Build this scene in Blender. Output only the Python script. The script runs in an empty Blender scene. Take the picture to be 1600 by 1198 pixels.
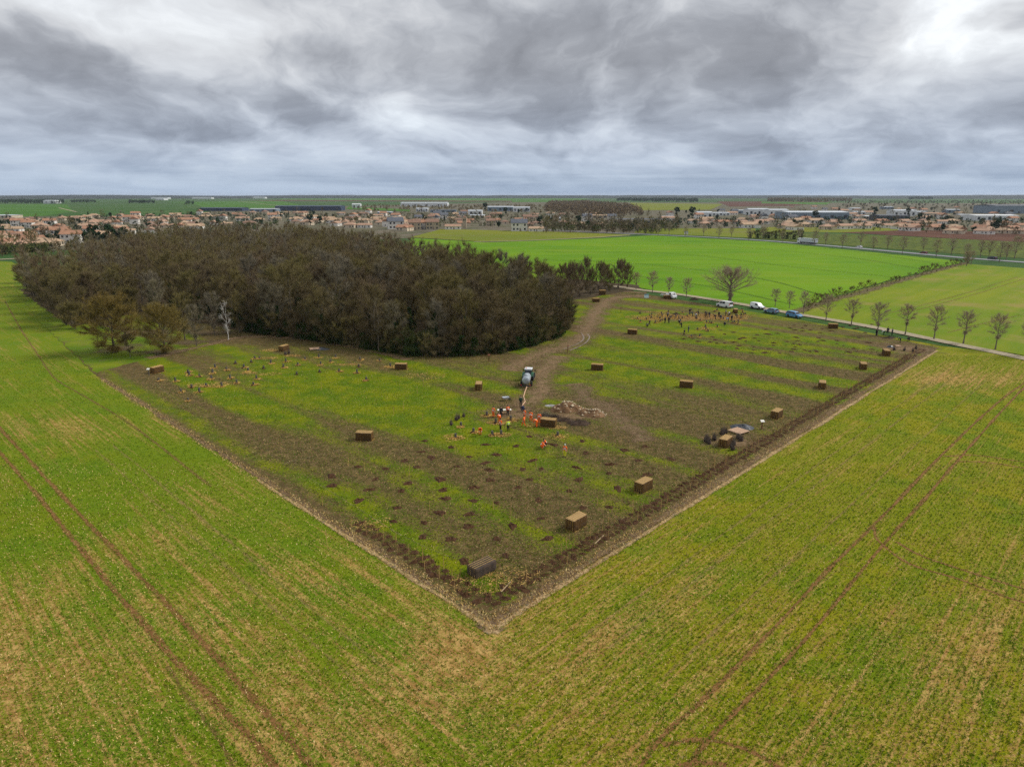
import bpy, math, random
import numpy as np
from mathutils import Vector, Matrix, noise as mnoise

random.seed(7)
RNG = np.random.default_rng(7)
R = math.radians
SC = bpy.context.scene

# ------------------------------------------------------------------ camera
CAM_H, FPX = 33.0, 1050.0
PITCH = math.atan(294.0 / FPX)
cam_data = bpy.data.cameras.new("camera")
cam = bpy.data.objects.new("camera", cam_data)
SC.collection.objects.link(cam)
cam.location = (0, 0, CAM_H)
cam.rotation_euler = (math.pi / 2 - PITCH, 0, 0)
cam_data.sensor_fit = 'HORIZONTAL'
cam_data.angle = 2 * math.atan(800.0 / FPX)
cam_data.clip_start = 0.5
cam_data.clip_end = 60000
SC.camera = cam

# ------------------------------------------------------------------ light, view
SUN_EL, SUN_AZ = 42.0, 76.0          # azimuth clockwise from +Y (view direction)
sun_data = bpy.data.lights.new("sun", 'SUN')
sun_data.energy = 1.5
sun_data.angle = R(18)
sun_data.color = (1.0, 0.95, 0.88)
sun = bpy.data.objects.new("sun", sun_data)
SC.collection.objects.link(sun)
sdir = Vector((math.sin(R(SUN_AZ)) * math.cos(R(SUN_EL)), math.cos(R(SUN_AZ)) * math.cos(R(SUN_EL)), math.sin(R(SUN_EL))))
sun.rotation_euler = sdir.to_track_quat('Z', 'Y').to_euler()
SC.view_settings.view_transform = 'Standard'
SC.view_settings.look = 'None'
SC.view_settings.exposure = 1.12
SC.view_settings.gamma = 1.0
SC.view_settings.use_curve_mapping = False
SC.render.engine = 'CYCLES'
SC.cycles.max_bounces = 5
SC.cycles.diffuse_bounces = 2
SC.cycles.glossy_bounces = 2
SC.cycles.transparent_max_bounces = 12
SC.cycles.volume_bounces = 0
SC.cycles.use_denoising = False

# ------------------------------------------------------------------ survey helpers
cP, sP = math.cos(PITCH), math.sin(PITCH)
def ray(x, y):
    r, u = (x - 800.0) / FPX, (599.0 - y) / FPX
    return Vector((r, cP + u * sP, -sP + u * cP))
def G(x, y, z=0.0):
    """ground point surveyed at a place of the photograph"""
    d = ray(x, y)
    t = (z - CAM_H) / d.z
    return Vector((d.x * t, d.y * t, z))
def AZEL(x, y):
    d = ray(x, y).normalized()
    return math.atan2(d.x, d.y), math.asin(d.z)

# ------------------------------------------------------------------ node helper
class NT:
    def __init__(self, tree):
        self.t = tree; self.n = tree.nodes; self.l = tree.links
    def new(self, typ, **kw):
        nd = self.n.new(typ)
        for k, v in kw.items(): setattr(nd, k, v)
        return nd
    def put(self, sock, val):
        if isinstance(val, bpy.types.NodeSocket): self.l.new(val, sock)
        elif val is not None:
            if hasattr(sock.default_value, '__len__') and not hasattr(val, '__len__'):
                sock.default_value = [val] * len(sock.default_value)
            elif hasattr(sock.default_value, '__len__') and len(sock.default_value) == 4 and len(val) == 3:
                sock.default_value = (*val, 1.0)
            else: sock.default_value = val
    def math(self, op, a, b=None, c=None, clamp=False):
        nd = self.new('ShaderNodeMath', operation=op); nd.use_clamp = clamp
        self.put(nd.inputs[0], a)
        if b is not None: self.put(nd.inputs[1], b)
        if c is not None: self.put(nd.inputs[2], c)
        return nd.outputs[0]
    def vmath(self, op, a, b=None):
        nd = self.new('ShaderNodeVectorMath', operation=op)
        self.put(nd.inputs[0], a)
        if b is not None: self.put(nd.inputs[1], b)
        return nd.outputs['Value'] if op in ('DOT_PRODUCT', 'LENGTH', 'DISTANCE') else nd.outputs[0]
    def noise(self, vec, scale, detail=3.0, rough=0.55, dist=0.0, color=False):
        nd = self.new('ShaderNodeTexNoise')
        self.put(nd.inputs['Vector'], vec)
        nd.inputs['Scale'].default_value = scale
        nd.inputs['Detail'].default_value = detail
        nd.inputs['Roughness'].default_value = rough
        nd.inputs['Distortion'].default_value = dist
        return nd.outputs['Color'] if color else nd.outputs[0]
    def ss(self, v, lo, hi, a=0.0, b=1.0):
        nd = self.new('ShaderNodeMapRange', interpolation_type='SMOOTHSTEP')
        self.put(nd.inputs[0], v)
        for i, q in enumerate((lo, hi, a, b)): self.put(nd.inputs[i + 1], q)
        return nd.outputs[0]
    def mix(self, f, a, b, blend='MIX'):
        nd = self.new('ShaderNodeMix', data_type='RGBA', blend_type=blend)
        self.put(nd.inputs[0], f); self.put(nd.inputs[6], a); self.put(nd.inputs[7], b)
        return nd.outputs[2]
    def comb(self, x, y, z=0.0):
        nd = self.new('ShaderNodeCombineXYZ')
        self.put(nd.inputs[0], x); self.put(nd.inputs[1], y); self.put(nd.inputs[2], z)
        return nd.outputs[0]
    def sep(self, v):
        nd = self.new('ShaderNodeSeparateXYZ'); self.put(nd.inputs[0], v)
        return nd.outputs
    def pos(self): return self.new('ShaderNodeNewGeometry').outputs['Position']
    def ramp(self, f, stops):
        nd = self.new('ShaderNodeValToRGB'); cr = nd.color_ramp
        while len(cr.elements) > 1: cr.elements.remove(cr.elements[-1])
        for i, (p, c) in enumerate(stops):
            e = cr.elements[0] if i == 0 else cr.elements.new(p)
            e.position = p; e.color = (*c, 1.0)
        self.put(nd.inputs[0], f)
        return nd.outputs[0]
    def axis(self, pos, o, e):
        """coordinate of pos along the horizontal unit vector e, from origin o"""
        return self.vmath('DOT_PRODUCT', self.vmath('SUBTRACT', pos, (o[0], o[1], 0)), (e[0], e[1], 0))
    def spot(self, pos, c, rx, ry, ang=0.0):
        """a soft patch of ground around c"""
        e1 = (math.cos(ang), math.sin(ang)); e2 = (-e1[1], e1[0])
        a = self.math('DIVIDE', self.axis(pos, c, e1), rx); b = self.math('DIVIDE', self.axis(pos, c, e2), ry)
        q = self.math('ADD', self.math('MULTIPLY', a, a), self.math('MULTIPLY', b, b))
        return self.math('EXPONENT', self.math('MULTIPLY', q, -1.0))

MATS = {}
def newmat(name):
    m = bpy.data.materials.new(name); m.use_nodes = True
    t = NT(m.node_tree)
    b = m.node_tree.nodes['Principled BSDF']
    MATS[name] = m
    return m, t, b
def mat(name, c1, c2=None, scale=3.0, rough=0.85, metal=0.0, bump=0.0, detail=4.0, spec=0.3, world=False):
    """two-tone procedural material with optional relief"""
    if name in MATS: return MATS[name]
    m, t, b = newmat(name)
    c2 = c2 or tuple(q * 0.75 for q in c1)
    co = t.pos() if world else t.new('ShaderNodeTexCoord').outputs['Object']
    n = t.noise(co, scale, detail, 0.6)
    t.put(b.inputs['Base Color'], t.mix(t.ss(n, 0.35, 0.65), c1, c2))
    b.inputs['Roughness'].default_value = rough
    b.inputs['Metallic'].default_value = metal
    b.inputs['Specular IOR Level'].default_value = spec
    if bump:
        bn = t.new('ShaderNodeBump'); bn.inputs['Strength'].default_value = bump; bn.inputs['Distance'].default_value = 0.05
        t.put(bn.inputs['Height'], t.noise(co, scale * 4, 4)); t.put(b.inputs['Normal'], bn.outputs[0])
    return m

# ------------------------------------------------------------------ world: overcast sky over a Nishita sky
world = bpy.data.worlds.new("World"); SC.world = world; world.use_nodes = True
wt = NT(world.node_tree)
bg = world.node_tree.nodes['Background']
sky = wt.new('ShaderNodeTexSky', sky_type='NISHITA')
sky.sun_disc = False
sky.sun_elevation = R(SUN_EL); sky.sun_rotation = R(SUN_AZ)
sky.air_density = 1.2; sky.dust_density = 2.0
wdir = wt.vmath('NORMALIZE', wt.new('ShaderNodeTexCoord').outputs['Generated'])
wx, wy, wz = wt.sep(wdir)[:3]
az = wt.math('ARCTAN2', wx, wy); el = wt.math('ARCSINE', wz)
# cloud deck seen from below: puffs flatten towards the horizon
elc = wt.math('POWER', wt.math('MAXIMUM', wt.math('ADD', el, 0.02), 0.0005), 0.62)
cxy = wt.comb(wt.math('MULTIPLY', az, 1.25), wt.math('MULTIPLY', elc, 1.9), wt.math('MULTIPLY', wy, 0.35))
wrp = wt.vmath('SUBTRACT', wt.noise(cxy, 3.2, 4, 0.55, color=True), (0.5, 0.5, 0.5))
cw = wt.vmath('ADD', cxy, wt.vmath('MULTIPLY', wrp, (0.30, 0.16, 0)))
def puff(v):
    a = wt.noise(v, 3.4, 9, 0.56, 0.15)
    b_ = wt.noise(wt.vmath('ADD', v, (5.3, 2.1, 0)), 8.5, 7, 0.55, 0.2)
    return wt.math('ADD', wt.math('MULTIPLY', a, 0.72), wt.math('MULTIPLY', b_, 0.28))
p0 = puff(cw)
p1 = puff(wt.vmath('ADD', cw, (0.030, 0.055, 0)))          # towards the light: the difference models the puffs' lit and shaded flanks
relief = wt.math('SUBTRACT', p0, p1)
wx_, wy_, _ = wt.sep(wrp)[:3]
azj = wt.math('ADD', az, wt.math('MULTIPLY', wx_, 0.34)); elj = wt.math('ADD', el, wt.math('MULTIPLY', wy_, 0.16))
def mass(px, py, rx, ry, amp):
    a, e = AZEL(px, py)
    q1 = wt.math('DIVIDE', wt.math('SUBTRACT', azj, a), rx / 1080.0)
    q2 = wt.math('DIVIDE', wt.math('SUBTRACT', elj, e), ry / 1150.0)
    q = wt.math('ADD', wt.math('MULTIPLY', q1, q1), wt.math('MULTIPLY', q2, q2))
    return wt.math('MULTIPLY', wt.math('EXPONENT', wt.math('MULTIPLY', q, -1.0)), amp)
fac = wt.math('ADD', 0.52, wt.math('MULTIPLY', wt.math('SUBTRACT', p0, 0.5), 1.35))
for q in ((1010, 115, 240, 90, -0.30), (790, 80, 120, 80, -0.22), (90, 140, 160, 60, -0.33), (380, 165, 120, 45, -0.18),
          (550, 95, 100, 60, -0.20), (1540, 180, 130, 45, -0.16), (860, 195, 90, 35, -0.14), (1230, 60, 80, 60, -0.12),
          (1430, 40, 110, 70, 0.27), (1600, 50, 140, 70, 0.12), (330, 70, 110, 50, 0.16),
          (690, 150, 70, 50, 0.20), (640, 215, 120, 25, 0.10), (1250, 175, 90, 35, 0.14), (160, 20, 190, 30, 0.14), (270, 165, 60, 25, 0.14)):
    fac = wt.math('ADD', fac, mass(*q))
fac = wt.math('ADD', fac, wt.math('MULTIPLY', relief, 1.0))
cloud = wt.ramp(fac, [(0.0, (0.122, 0.129, 0.145)), (0.22, (0.162, 0.171, 0.190)), (0.40, (0.228, 0.239, 0.259)), (0.56, (0.296, 0.306, 0.322)), (0.76, (0.362, 0.371, 0.383)), (0.95, (0.45, 0.456, 0.462))])
cloud = wt.mix(wt.ss(el, 0.03, 0.19, 0.85, 0.0), cloud, wt.mix(1.0, cloud, (0.80, 0.90, 1.04), 'MULTIPLY'))
low = wt.ss(el, -0.004, 0.072, 1.0, 0.0)
band = wt.ss(wt.noise(wt.comb(wt.math('MULTIPLY', azj, 2.2), wt.math('MULTIPLY', el, 38.0), 0.0), 1.0, 6, 0.6, 0.3), 0.33, 0.67)
lowcol = wt.mix(band, (0.118, 0.160, 0.225), (0.235, 0.285, 0.350))
lowcol = wt.mix(wt.ss(el, 0.0, 0.02, 0.75, 0.0), lowcol, (0.185, 0.235, 0.310))
cloud = wt.mix(wt.math('MULTIPLY', low, 0.80), cloud, lowcol)
skyc = wt.mix(1.0, sky.outputs[0], (0.10, 0.10, 0.10), 'MULTIPLY')
thin = wt.ss(fac, 0.55, 0.95, 0.0, 0.10)
final = wt.mix(thin, cloud, skyc)
wt.put(bg.inputs['Color'], final)
bg.inputs['Strength'].default_value = 1.0
world.cycles.sampling_method = 'MANUAL'; world.cycles.sample_map_resolution = 256

# ------------------------------------------------------------------ mesh helpers
COL = SC.collection
class MB:
    """collects shapes and links them as one mesh object"""
    def __init__(self): self.v = []; self.f = []; self.m = []
    def add(self, vs, fs, mi=0):
        o = len(self.v); self.v += [tuple(p) for p in vs]
        self.f += [tuple(i + o for i in f) for f in fs]; self.m += [mi] * len(fs)
        return self
    def box(self, c, s, rz=0.0, mi=0, taper=1.0, M=None):
        x, y, z = s[0] / 2, s[1] / 2, s[2] / 2
        ca, sa = math.cos(rz), math.sin(rz)
        vs = []
        for zz_, k in ((-z, 1.0), (z, taper)):
            for xx, yy in ((-x, -y), (x, -y), (x, y), (-x, y)):
                p = (xx * k, yy * k)
                q = Vector((c[0] + p[0] * ca - p[1] * sa, c[1] + p[0] * sa + p[1] * ca, c[2] + zz_))
                vs.append(M @ q if M else q)
        return self.add(vs, [(0, 3, 2, 1), (4, 5, 6, 7), (0, 1, 5, 4), (1, 2, 6, 5), (2, 3, 7, 6), (3, 0, 4, 7)], mi)
    def tube(self, pts, rad, n=6, mi=0, cap=True):
        pts = [Vector(p) for p in pts]
        if not hasattr(rad, '__len__'): rad = [rad] * len(pts)
        vs = []; fs = []
        for i, p in enumerate(pts):
            d = (pts[min(i + 1, len(pts) - 1)] - pts[max(i - 1, 0)])
            d = d.normalized() if d.length > 1e-9 else Vector((0, 0, 1))
            a = d.orthogonal().normalized() if abs(d.z) > 0.95 else d.cross(Vector((0, 0, 1))).normalized()
            b = d.cross(a)
            for k in range(n):
                t = 2 * math.pi * k / n
                vs.append(p + (a * math.cos(t) + b * math.sin(t)) * rad[i])
        for i in range(len(pts) - 1):
            for k in range(n):
                fs.append((i * n + k, i * n + (k + 1) % n, (i + 1) * n + (k + 1) % n, (i + 1) * n + k))
        if cap:
            fs.append(tuple(range(n - 1, -1, -1))); fs.append(tuple((len(pts) - 1) * n + k for k in range(n)))
        return self.add(vs, fs, mi)
    def lathe(self, prof, axis='z', c=(0, 0, 0), n=16, mi=0):
        """prof: (radius, height) pairs revolved about an axis through c"""
        vs = []; fs = []
        for r, h in prof:
            for k in range(n):
                t = 2 * math.pi * k / n
                a, b = r * math.cos(t), r * math.sin(t)
                vs.append({'z': (c[0] + a, c[1] + b, c[2] + h), 'y': (c[0] + a, c[1] + h, c[2] + b), 'x': (c[0] + h, c[1] + a, c[2] + b)}[axis])
        for i in range(len(prof) - 1):
            for k in range(n):
                fs.append((i * n + k, i * n + (k + 1) % n, (i + 1) * n + (k + 1) % n, (i + 1) * n + k))
        fs.append(tuple(range(n))); fs.append(tuple((len(prof) - 1) * n + k for k in range(n)))
        return self.add(vs, fs, mi)
    def slabx(self, prof, w, r=0.08, k=0.94, mi=0, wtop=None):
        """side profile (x, z) given a width along y with softened long edges; wtop narrows it at its top"""
        cx = sum(p[0] for p in prof) / len(prof); cz = sum(p[1] for p in prof) / len(prof)
        z0 = min(p[1] for p in prof); z1 = max(p[1] for p in prof)
        n = len(prof); vs = []
        for y, kk in ((-1, k), (-1 + r / w * 2, 1.0), (1 - r / w * 2, 1.0), (1, k)):
            for px, pz in prof:
                ww = w / 2 if wtop is None else (w + (wtop - w) * (pz - z0) / (z1 - z0)) / 2
                vs.append((cx + (px - cx) * kk, y * ww, cz + (pz - cz) * kk))
        fs = [tuple(range(n)), tuple(reversed(range(3 * n, 4 * n)))]
        for j in range(3):
            for i in range(n):
                fs.append((j * n + i, (j + 1) * n + i, (j + 1) * n + (i + 1) % n, j * n + (i + 1) % n))
        return self.add(vs, fs, mi)
    def mesh(self, name, mats):
        me = bpy.data.meshes.new(name)
        me.from_pydata(self.v, [], self.f)
        for m in (mats if isinstance(mats, (list, tuple)) else [mats]): me.materials.append(m)
        me.polygons.foreach_set('material_index', self.m)
        me.update()
        return me
    def build(self, name, mats, parent=None): return ob(name, self.mesh(name, mats), parent)

def ob(name, data, parent=None, loc=None, rz=None, scale=None):
    o = bpy.data.objects.new(name, data); COL.objects.link(o)
    if parent is not None: o.parent = parent
    if loc is not None: o.location = loc
    if rz is not None: o.rotation_euler = (0, 0, rz)
    if scale is not None: o.scale = scale if hasattr(scale, '__len__') else (scale,) * 3
    return o
def tag(o, label=None, cat=None, group=None, kind=None):
    for k, v in (('label', label), ('category', cat), ('group', group), ('kind', kind)):
        if v: o[k] = v
    return o
def empty(name, loc=(0, 0, 0), rz=0.0, scale=None): 
    o = ob(name, None, None, loc, rz, scale); o.empty_display_size = 0.3
    return o
KIDS = {}
def kids(o):
    return list(o.children)
def copy_tree(o, parent=None, loc=None, rz=None, scale=None):
    c = o.copy(); COL.objects.link(c); c.parent = parent
    for ch in kids(o): copy_tree(ch, c)
    if loc is not None: c.location = loc
    if rz is not None: c.rotation_euler = (0, 0, rz)
    if scale is not None: c.scale = scale if hasattr(scale, '__len__') else (scale,) * 3
    return c
class Proto:
    """first use moves the thing itself, later uses copy it with its parts"""
    def __init__(self, root): self.root = root; self.used = False
    def put(self, loc, rz=0.0, scale=1.0, label=None, group=None, cat=None):
        o = self.root if not self.used else copy_tree(self.root)
        self.used = True
        o.location = loc; o.rotation_euler = (0, 0, rz); o.scale = scale if hasattr(scale, '__len__') else (scale,) * 3
        for k in ('label', 'group', 'category'):
            if k in o: del o[k]
        tag(o, label, cat, group)
        return o
def tri_mesh(name, V, mats, midx=None):
    """V: (n, 3, 3) array of triangles"""
    n = len(V); me = bpy.data.meshes.new(name)
    me.vertices.add(n * 3); me.vertices.foreach_set('co', np.ascontiguousarray(V, dtype=np.float32).ravel())
    me.loops.add(n * 3); me.loops.foreach_set('vertex_index', np.arange(n * 3, dtype=np.int32))
    me.polygons.add(n); me.polygons.foreach_set('loop_start', np.arange(0, n * 3, 3, dtype=np.int32))
    try: me.polygons.foreach_set('loop_total', np.full(n, 3, dtype=np.int32))
    except Exception: pass
    for m in (mats if isinstance(mats, (list, tuple)) else [mats]): me.materials.append(m)
    if midx is not None: me.polygons.foreach_set('material_index', np.asarray(midx, dtype=np.int32))
    me.update(calc_edges=True)
    return me
def mb_tris(mb):
    out = []
    for f in mb.f:
        for i in range(1, len(f) - 1): out.append((mb.v[f[0]], mb.v[f[i]], mb.v[f[i + 1]]))
    return np.array(out, dtype=np.float32).reshape(-1, 3, 3)
def sheet(name, pts, z, material, jitter=0.0, step=1.5, kind='structure', parent=None):
    """one ground sheet whose outline wanders a little"""
    vs = []
    n = len(pts)
    for i in range(n):
        a, b = Vector(pts[i][:2]), Vector(pts[(i + 1) % n][:2])
        L = (b - a).length; k = max(1, int(L / step)) if jitter else 1
        k = min(k, 400)
        nrm = Vector((-(b - a).y, (b - a).x)) / max(L, 1e-6)
        for j in range(k):
            p = a + (b - a) * (j / k)
            if jitter and j: p = p + nrm * (mnoise.noise(Vector((p.x * 0.35, p.y * 0.35, 3.3))) * jitter + random.uniform(-0.3, 0.3) * jitter)
            vs.append((p.x, p.y, z))
    me = bpy.data.meshes.new(name); me.from_pydata(vs, [], [tuple(range(len(vs)))]); me.materials.append(material)
    if me.polygons[0].normal.z < 0: me.flip_normals()
    me.update()
    o = ob(name, me, parent)
    if parent is None: o['kind'] = kind
    return o
def smooth(pts, step):
    """Catmull-Rom through the points, resampled"""
    P = [Vector(p[:2]) for p in pts]; P = [P[0] * 2 - P[1]] + P + [P[-1] * 2 - P[-2]]
    out = []
    for i in range(1, len(P) - 2):
        k = max(2, int((P[i + 1] - P[i]).length / step))
        for j in range(k):
            t = j / k; a, b, c, d = P[i - 1:i + 3]
            out.append(0.5 * ((2 * b) + (c - a) * t + (2 * a - 5 * b + 4 * c - d) * t * t + (3 * b - a - 3 * c + d) * t ** 3))
    out.append(P[-2]); return out
def ribbon(name, pts, width, z, material, step=1.0, wob=0.1, kind='structure', parent=None, crown=0.0):
    c = smooth(pts, step); vs = []; fs = []; uv = []
    prof = [(-1, 0), (-0.5, 1), (0, 1), (0.5, 1), (1, 0)]
    s = 0.0
    for i, p in enumerate(c):
        d = c[min(i + 1, len(c) - 1)] - c[max(i - 1, 0)]
        nr = Vector((-d.y, d.x)).normalized()
        w = width * 0.5 * (1 + mnoise.noise(Vector((p.x * 0.2, p.y * 0.2, 1.7))) * wob * 2)
        off = nr * mnoise.noise(Vector((p.x * 0.12, p.y * 0.12, 9.1))) * wob * width * 0.5
        if i: s += (p - c[i - 1]).length
        for k, h in prof:
            q = p + off + nr * (w * k); vs.append((q.x, q.y, z + h * crown)); uv.append(((k + 1) / 2, s))
    m = len(prof)
    for i in range(len(c) - 1):
        for k in range(m - 1): fs.append((i * m + k, i * m + k + 1, (i + 1) * m + k + 1, (i + 1) * m + k))
    me = bpy.data.meshes.new(name); me.from_pydata(vs, [], fs); me.materials.append(material)
    if me.polygons[0].normal.z < 0: me.flip_normals()
    ul = me.uv_layers.new(name='UVMap')
    li = np.zeros(len(me.loops), dtype=np.int32); me.loops.foreach_get('vertex_index', li)
    ul.data.foreach_set('uv', np.array(uv, dtype=np.float32)[li].ravel())
    me.update()
    o = ob(name, me, parent)
    if parent is None: o['kind'] = kind
    return o

# ------------------------------------------------------------------ plot frame: two edges meeting at the near corner
C0 = G(770, 978)
EU = (G(1465, 546) - C0).normalized()       # along the hedge row on the right
EV = (G(150, 587) - C0).normalized()        # along the other edge
def UV(p): 
    d = Vector((p[0] - C0.x, p[1] - C0.y, 0)); M = Matrix(((EU.x, EV.x), (EU.y, EV.y))).inverted()
    q = M @ Vector((d.x, d.y)); return q.x, q.y
def W(u, v, z=0.0): return Vector((C0.x + EU.x * u + EV.x * v, C0.y + EU.y * u + EV.y * v, z))

# ------------------------------------------------------------------ ground materials
def ground_bump(t, b, pos, sc=6.0, st=0.6, d=0.06):
    bn = t.new('ShaderNodeBump'); bn.inputs['Strength'].default_value = st; bn.inputs['Distance'].default_value = d
    t.put(bn.inputs['Height'], t.noise(pos, sc, 6, 0.7)); t.put(b.inputs['Normal'], bn.outputs[0])
NU = (-EU.y, EU.x); NV = (-EV.y, EV.x)      # across the drill rows of either side
def crop_color(t, pos):
    """young winter crop over stony soil: drill rows, lush and thin patches, stones and straw"""
    au, cu_ = t.axis(pos, C0, EU), t.axis(pos, C0, NU)
    av, cv_ = t.axis(pos, C0, EV), t.axis(pos, C0, NV)
    # which half: rows follow the nearer edge of the plot
    side = t.ss(t.math('ADD', t.math('SUBTRACT', au, av), t.math('MULTIPLY', t.noise(pos, 0.25, 2), 6.0)), -2.0, 8.0)
    def rows(al, ac, k):
        fine = t.noise(t.comb(t.math('MULTIPLY', al, 0.10), t.math('MULTIPLY', ac, 2.9), k), 1.0, 2, 0.5)
        wide = t.noise(t.comb(t.math('MULTIPLY', al, 0.018), t.math('MULTIPLY', ac, 0.42), k + 5), 1.0, 4, 0.6)
        return t.math('ADD', t.math('MULTIPLY', fine, 0.62), t.math('MULTIPLY', wide, 0.38))
    ru, rv = rows(au, cu_, 0.0), rows(av, cv_, 7.7)
    row = t.math('ADD', t.math('MULTIPLY', ru, side), t.math('MULTIPLY', rv, t.math('SUBTRACT', 1.0, side)))
    big = t.noise(pos, 0.035, 4, 0.55); mid = t.noise(pos, 0.16, 5, 0.6); grit = t.noise(pos, 4.5, 5, 0.75); spk = t.noise(pos, 9.0, 2, 0.6)
    return side, row, big, mid, grit, spk
def make_crop(name, lush=1.0):
    m, t, b = newmat(name)
    pos = t.pos()
    side, row, big, mid, grit, spk = crop_color(t, pos)
    thin = t.math('ADD', t.math('MULTIPLY', t.math('SUBTRACT', row, 0.5), 2.3), t.math('MULTIPLY', t.math('SUBTRACT', mid, 0.5), 0.45))
    thin = t.math('ADD', thin, t.math('MULTIPLY', t.math('SUBTRACT', big, 0.5), 0.5))
    near = t.ss(t.sep(pos)[1], 25, 110, 0.04, -0.18)       # the stony end of the field
    thin = t.math('ADD', thin, near)
    for (px, py, rx, ry, a, amp) in ((100, 1050, 22, 9, 0.8, 0.16), (40, 960, 14, 9, 0.6, 0.14), (60, 668, 22, 6, 0.0, 0.26), (700, 1020, 5, 4, 0.9, 0.34), (1480, 592, 13, 7, 0.3, 0.5),
                                     (130, 790, 20, 9, 1.0, -0.26), (450, 820, 16, 7, 1.0, -0.20), (900, 1060, 12, 6, 0.8, 0.04), (250, 720, 22, 8, 1.0, -0.2), (1560, 800, 14, 10, 0.3, -0.12),
                                     (1500, 1010, 7, 5, 0.4, 0.16), (1000, 950, 12, 2.2, 0.76, 0.22), (540, 1150, 9, 5, 0.9, 0.16), (1250, 800, 14, 10, 0.6, -0.14), (20, 480, 40, 12, 0.9, -0.15)):
        thin = t.math('ADD', thin, t.math('MULTIPLY', t.spot(pos, G(px, py), rx, ry, a), amp))
    g = t.math('ADD', thin, t.math('MULTIPLY', t.math('SUBTRACT', grit, 0.5), 2.6))
    blade = t.mix(t.ss(mid, 0.38, 0.62), (0.122, 0.172, 0.003), (0.198, 0.198, 0.003))
    blade = t.mix(t.ss(big, 0.42, 0.6), blade, (0.160, 0.184, 0.003))
    blade = t.mix(t.math('MULTIPLY', t.math('SUBTRACT', 1.0, side), 0.55), blade, (0.098, 0.178, 0.007))
    blade = t.mix(t.ss(spk, 0.35, 0.7), t.mix(1.0, blade, (0.8, 0.83, 0.8), 'MULTIPLY'), t.mix(1.0, blade, (1.25, 1.2, 1.2), 'MULTIPLY'))
    soil = t.mix(t.ss(t.noise(pos, 1.1, 4), 0.4, 0.62), (0.30, 0.165, 0.050), (0.45, 0.285, 0.095))
    col = t.mix(t.ss(g, -0.14, 0.52), blade, soil)
    stone = t.math('MULTIPLY', t.ss(t.noise(pos, 6.5, 3, 0.6), 0.64, 0.72), t.ss(thin, -0.15, 0.35))
    col = t.mix(stone, col, (0.60, 0.44, 0.19))
    t.put(b.inputs['Base Color'], col)
    b.inputs['Roughness'].default_value = 0.95; b.inputs['Specular IOR Level'].default_value = 0.1
    ground_bump(t, b, pos, 5.0, 0.75, 0.10)
    return m
M_crop = make_crop('young_crop')

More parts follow.
